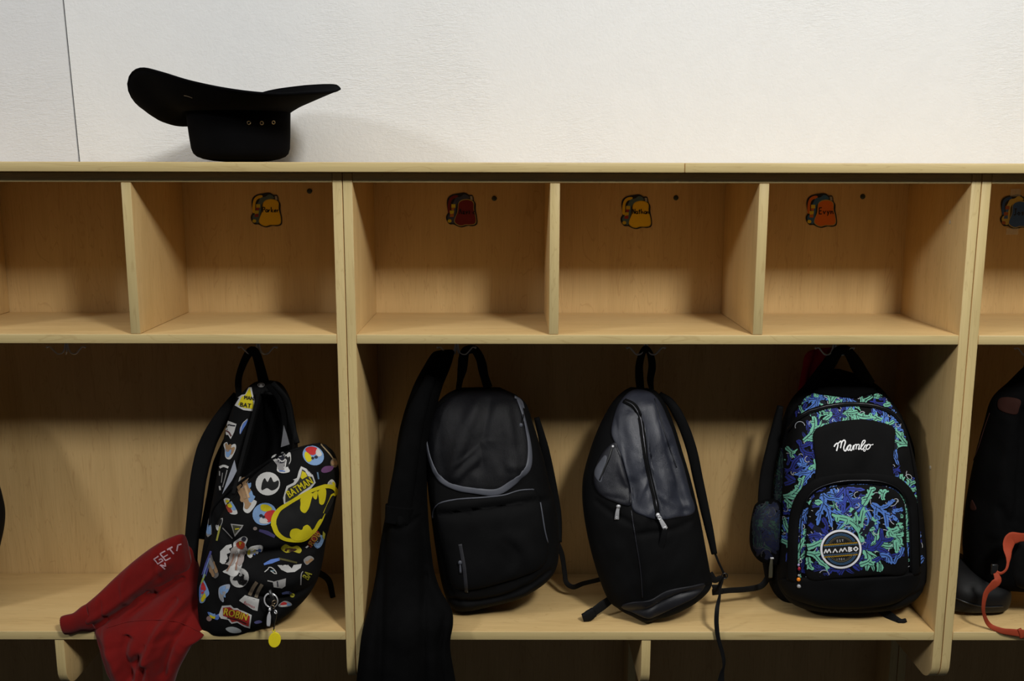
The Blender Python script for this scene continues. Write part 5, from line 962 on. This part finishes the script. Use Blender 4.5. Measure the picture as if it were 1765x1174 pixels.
# ------------------------------------------------------------------ name tags
def nametag(cx, cy, col, rim_, side, word, label, tcol=(.01, .008, .005), scale=1.0, tape_=False):
    col = tuple(min(.9, v*1.35) for v in col); side = tuple(v*1.4 for v in side)
    t = thing('name_tag', label, 'sticker', tuple(U(cx, cy, D-.003)), 'backpack-shaped name tags in the cubbies')
    Y = D-.0016; ox, oy = cx-27.5, cy-30
    S = lambda pts: [(ox+a, oy+b) for a, b in pts]
    flat_ = [(2, 17), (4, 9), (10, 4), (17, 2), (24, 1), (30, 0), (36, 1), (40, 4), (46, 4), (48, 8), (49, 14), (52, 20), (52, 30), (54, 40), (55, 50), (53, 56), (46, 58), (38, 57.5), (28, 60), (20, 58), (14, 55), (8, 55), (4, 52), (1, 46), (1, 40), (4, 35), (3, 28)]
    b = arclen(S(flat_), 80, True); P = U(b[:, 0], b[:, 1], Y-.0006); Q = U(b[:, 0], b[:, 1], D-.0010); n = len(P)
    o = mk('card', np.vstack([P, Q]), [tuple(range(n))[::-1], tuple(range(n, 2*n))]+[(i, (i+1) % n, n+(i+1) % n, n+i) for i in range(n)], cloth('card_outline', (.012, .013, .018), .4, .4), t, smooth=False)
    sf = Surf(); w0 = U(cx-60, cy-60, Y-.0006); w1 = U(cx+60, cy+60, Y-.0006)
    sf.add([(w0[0], Y-.0006, w0[2]), (w1[0], Y-.0006, w0[2]), (w1[0], Y-.0006, w1[2]), (w0[0], Y-.0006, w1[2])], [(0, 1, 2, 3)])
    p = Print(sf, .0002, .00012)
    def py_(pts, c, l=0, sm=True): p.poly(S(pts), c, l, maxe=20, smooth=sm)
    st = tuple(x*.9 for x in col)
    py_([(4, 34), (4, 20), (7, 10), (14, 5), (21, 5), (20, 9), (13, 11), (9, 18), (8, 34)], st, 0)                      # strap loop
    py_([(14, 16), (18, 9), (26, 7), (32, 3), (38, 5), (41, 10), (30, 12), (20, 20), (18, 34), (15, 50), (12, 53), (5, 48), (4, 40), (10, 34), (10, 24)], side, .5)
    py_([(42, 6), (46, 6), (47, 13), (43, 12)], (.35, .33, .3), .6, False)
    a, c = rim_
    py_([(10, 20), (17, 20), (17, 26), (10, 27)], a, 1, False); py_([(7, 31), (15, 31), (14, 38), (8, 39)], a, 1, False); py_([(10, 26), (16, 26), (14, 31), (10, 30)], c, 1.2, False); py_([(8, 37), (14, 36), (14, 42), (7, 42)], c, 1.2, False); p.ell(ox+7, oy+49, 3.4, 3, a, 1.2)
    body_ = [(22, 18), (27, 13), (36, 11), (45, 13), (49, 18), (49, 28), (52, 40), (53, 50), (50, 55), (42, 56), (34, 56), (27, 58), (20, 56), (15, 51), (16, 44), (20, 34), (21, 26)]
    py_(body_, (.42, .33, .10) if rim_[0][0] < .5 or word in ('Evyn', 'Josh', None) else tuple(x*.8 for x in col), 2)
    cxx = np.array(body_).mean(0); py_([tuple(cxx+(np.array(q)-cxx)*.94) for q in body_], col, 3)
    p.build('printed_face', M_PAPER, t, kind='stuff')
    p2 = Print(sf, .0012, .00012)
    GL = {'P': [[(0, 10), (0, 0), (4, 1), (4, 5), (0, 5)]], 'a': [[(4, 5), (1, 5), (0, 8), (2, 10), (4, 8), (4, 5), (4.6, 10)]], 'r': [[(0, 5), (.3, 10), (.4, 7), (3, 5.2)]], 'k': [[(0, 0), (0, 10)], [(3.6, 5), (0, 7.6), (4, 10)]], 'e': [[(0, 7.6), (3.6, 7), (2.5, 5), (.4, 6.4), (.6, 9.4), (3.6, 9.4)]],
          'N': [[(0, 10), (.2, 0), (4, 10), (4.4, 0)]], 't': [[(2, 1), (2, 10)], [(0, 4), (4, 3.8)]], 'h': [[(0, 0), (0, 10), (.6, 6.6), (3, 5.6), (3.6, 10)]], 'n': [[(0, 5), (0, 10), (.6, 6.6), (3, 5.6), (3.6, 10)]], 'E': [[(4, 0), (0, .4), (0, 10), (4, 9.8)], [(0, 5), (3.4, 4.8)]], 'v': [[(0, 5), (1.8, 10), (3.8, 5)]], 'y': [[(0, 5), (1.8, 9)], [(3.8, 5), (.8, 13)]],
          'J': [[(3, 0), (3, 8.6), (1.5, 10), (0, 8.6)], [(1, 0), (5, 0)]], 'o': [[(2, 5), (0, 7.5), (2, 10), (4, 7.5), (2, 5)]], 's': [[(3.4, 5), (.4, 6), (3.2, 8.4), (.2, 10)]]}
    if word:
        adv = 4.9 if len(word) > 4 else 6.6; k_ = .88 if len(word) > 4 else 1.1; x = 35.8-adv*(len(word)-1)/2-2
        for ch in word:
            for s_ in GL[ch]: p2.stroke([(ox+x+a*k_, oy+25+b_*k_) for a, b_ in s_], 1.5, tcol, 0, smooth=False)
            x += adv
    else:
        for i, s_ in enumerate(([(0, 10), (1, 1), (4, 10)], [(0, 5), (3, 6), (0, 9), (4, 10)], [(0, 5), (1, 10), (3, 5)], [(0, 4), (0, 10)], [(4, 5), (0, 8), (4, 10)])): p2.stroke([(ox+24+i*5.6+a, oy+27+b_) for a, b_ in s_], 1.5, (.008, .003, .003), 0, smooth=False)
    p2.build('handwriting', M_PAPER, t, kind='stuff')
    if tape_:
        for (tx, ty, w_, h_) in ((cx-.5, cy-33, 10, 13), (cx-6, cy+34, 14, 11)):
            a = U(tx-w_/2-3, ty-h_/2, Y); b_ = U(tx+w_/2+3, ty+h_/2, Y); mk('tape_strip', *boxm(a[0], b_[0], Y-.0012, Y-.0009, b_[2], a[2], 0), M_TAPE, t, smooth=False)
YO = ((.62, .50, .02), (.30, .02, .01))
nametag(459, 362, (.60, .37, .01), ((.55, .42, .02), (.25, .03, .02)), (.06, .09, .10), 'Parker', 'yellow backpack-shaped name tag in the cubby left of the double post')
nametag(795.5, 362, (.13, .012, .012), ((.62, .52, .02), (.42, .14, .02)), (.035, .045, .09), None, 'dark red backpack-shaped name tag in the left cubby of the middle locker')
nametag(1096.5, 365, (.64, .40, .01), ((.60, .42, .02), (.35, .03, .01)), (.06, .10, .12), 'Nathan', 'yellow backpack-shaped name tag in the centre cubby of the middle locker')
nametag(1415.5, 363, (.52, .12, .008), ((.70, .55, .02), (.50, .14, .01)), (.03, .09, .20), 'Evyn', 'orange backpack-shaped name tag in the right cubby of the middle locker')
nametag(1750.5, 365, (.025, .07, .22), ((.35, .10, .04), (.06, .12, .30)), (.38, .29, .07), 'Josh', 'blue backpack-shaped name tag taped up at the right edge', tape_=True)

# ------------------------------------------------------------------ sub-parts go under the part they sit on
def under(root, child, parent, near=False):
    ks = [o for o in root.children if o.name.split('.')[0] == child]; ps = [o for o in root.children if o.name.split('.')[0] == parent]
    if not ps: return
    cen = lambda o: sum((Vector(c) for c in o.bound_box), Vector())/8
    for k in ks: k.parent = min(ps, key=lambda p: (cen(p)-cen(k)).length)
for root, pairs in ((hat, (('eyelet', 'crown'), ('brim_edge', 'brim'), ('band_bow', 'brim'))), (B, (('flap_binding', 'top_flap'), ('flap_tab', 'top_flap'), ('zip_pull', 'pocket_zip'), ('pocket_piping', 'front_pocket'))),
                    (C_, (('zip_teeth', 'main_zip'), ('pocket_patch', 'side_pocket'), ('buckle_ring', 'buckle'), ('webbing_end', 'loose_webbing'))), (Dg, (('zip_teeth', 'main_zip'), ('script_lettering', 'front_panel'), ('badge_print', 'round_badge'), ('webbing_end', 'loose_webbing'))),
                    (H, (('lettering', 'sleeve'), ('cuff', 'sleeve'), ('seam', 'torso'))), (G, (('strap_keeper', 'webbing_strap'),)), (SHO, (('welt', 'upper'),))):
    for ch, pa in pairs: under(root, ch, pa)
for t_ in [o for o in COL.objects if o.parent is None and o.name.split('.')[0] == 'name_tag']:
    under(t_, 'handwriting', 'printed_face')
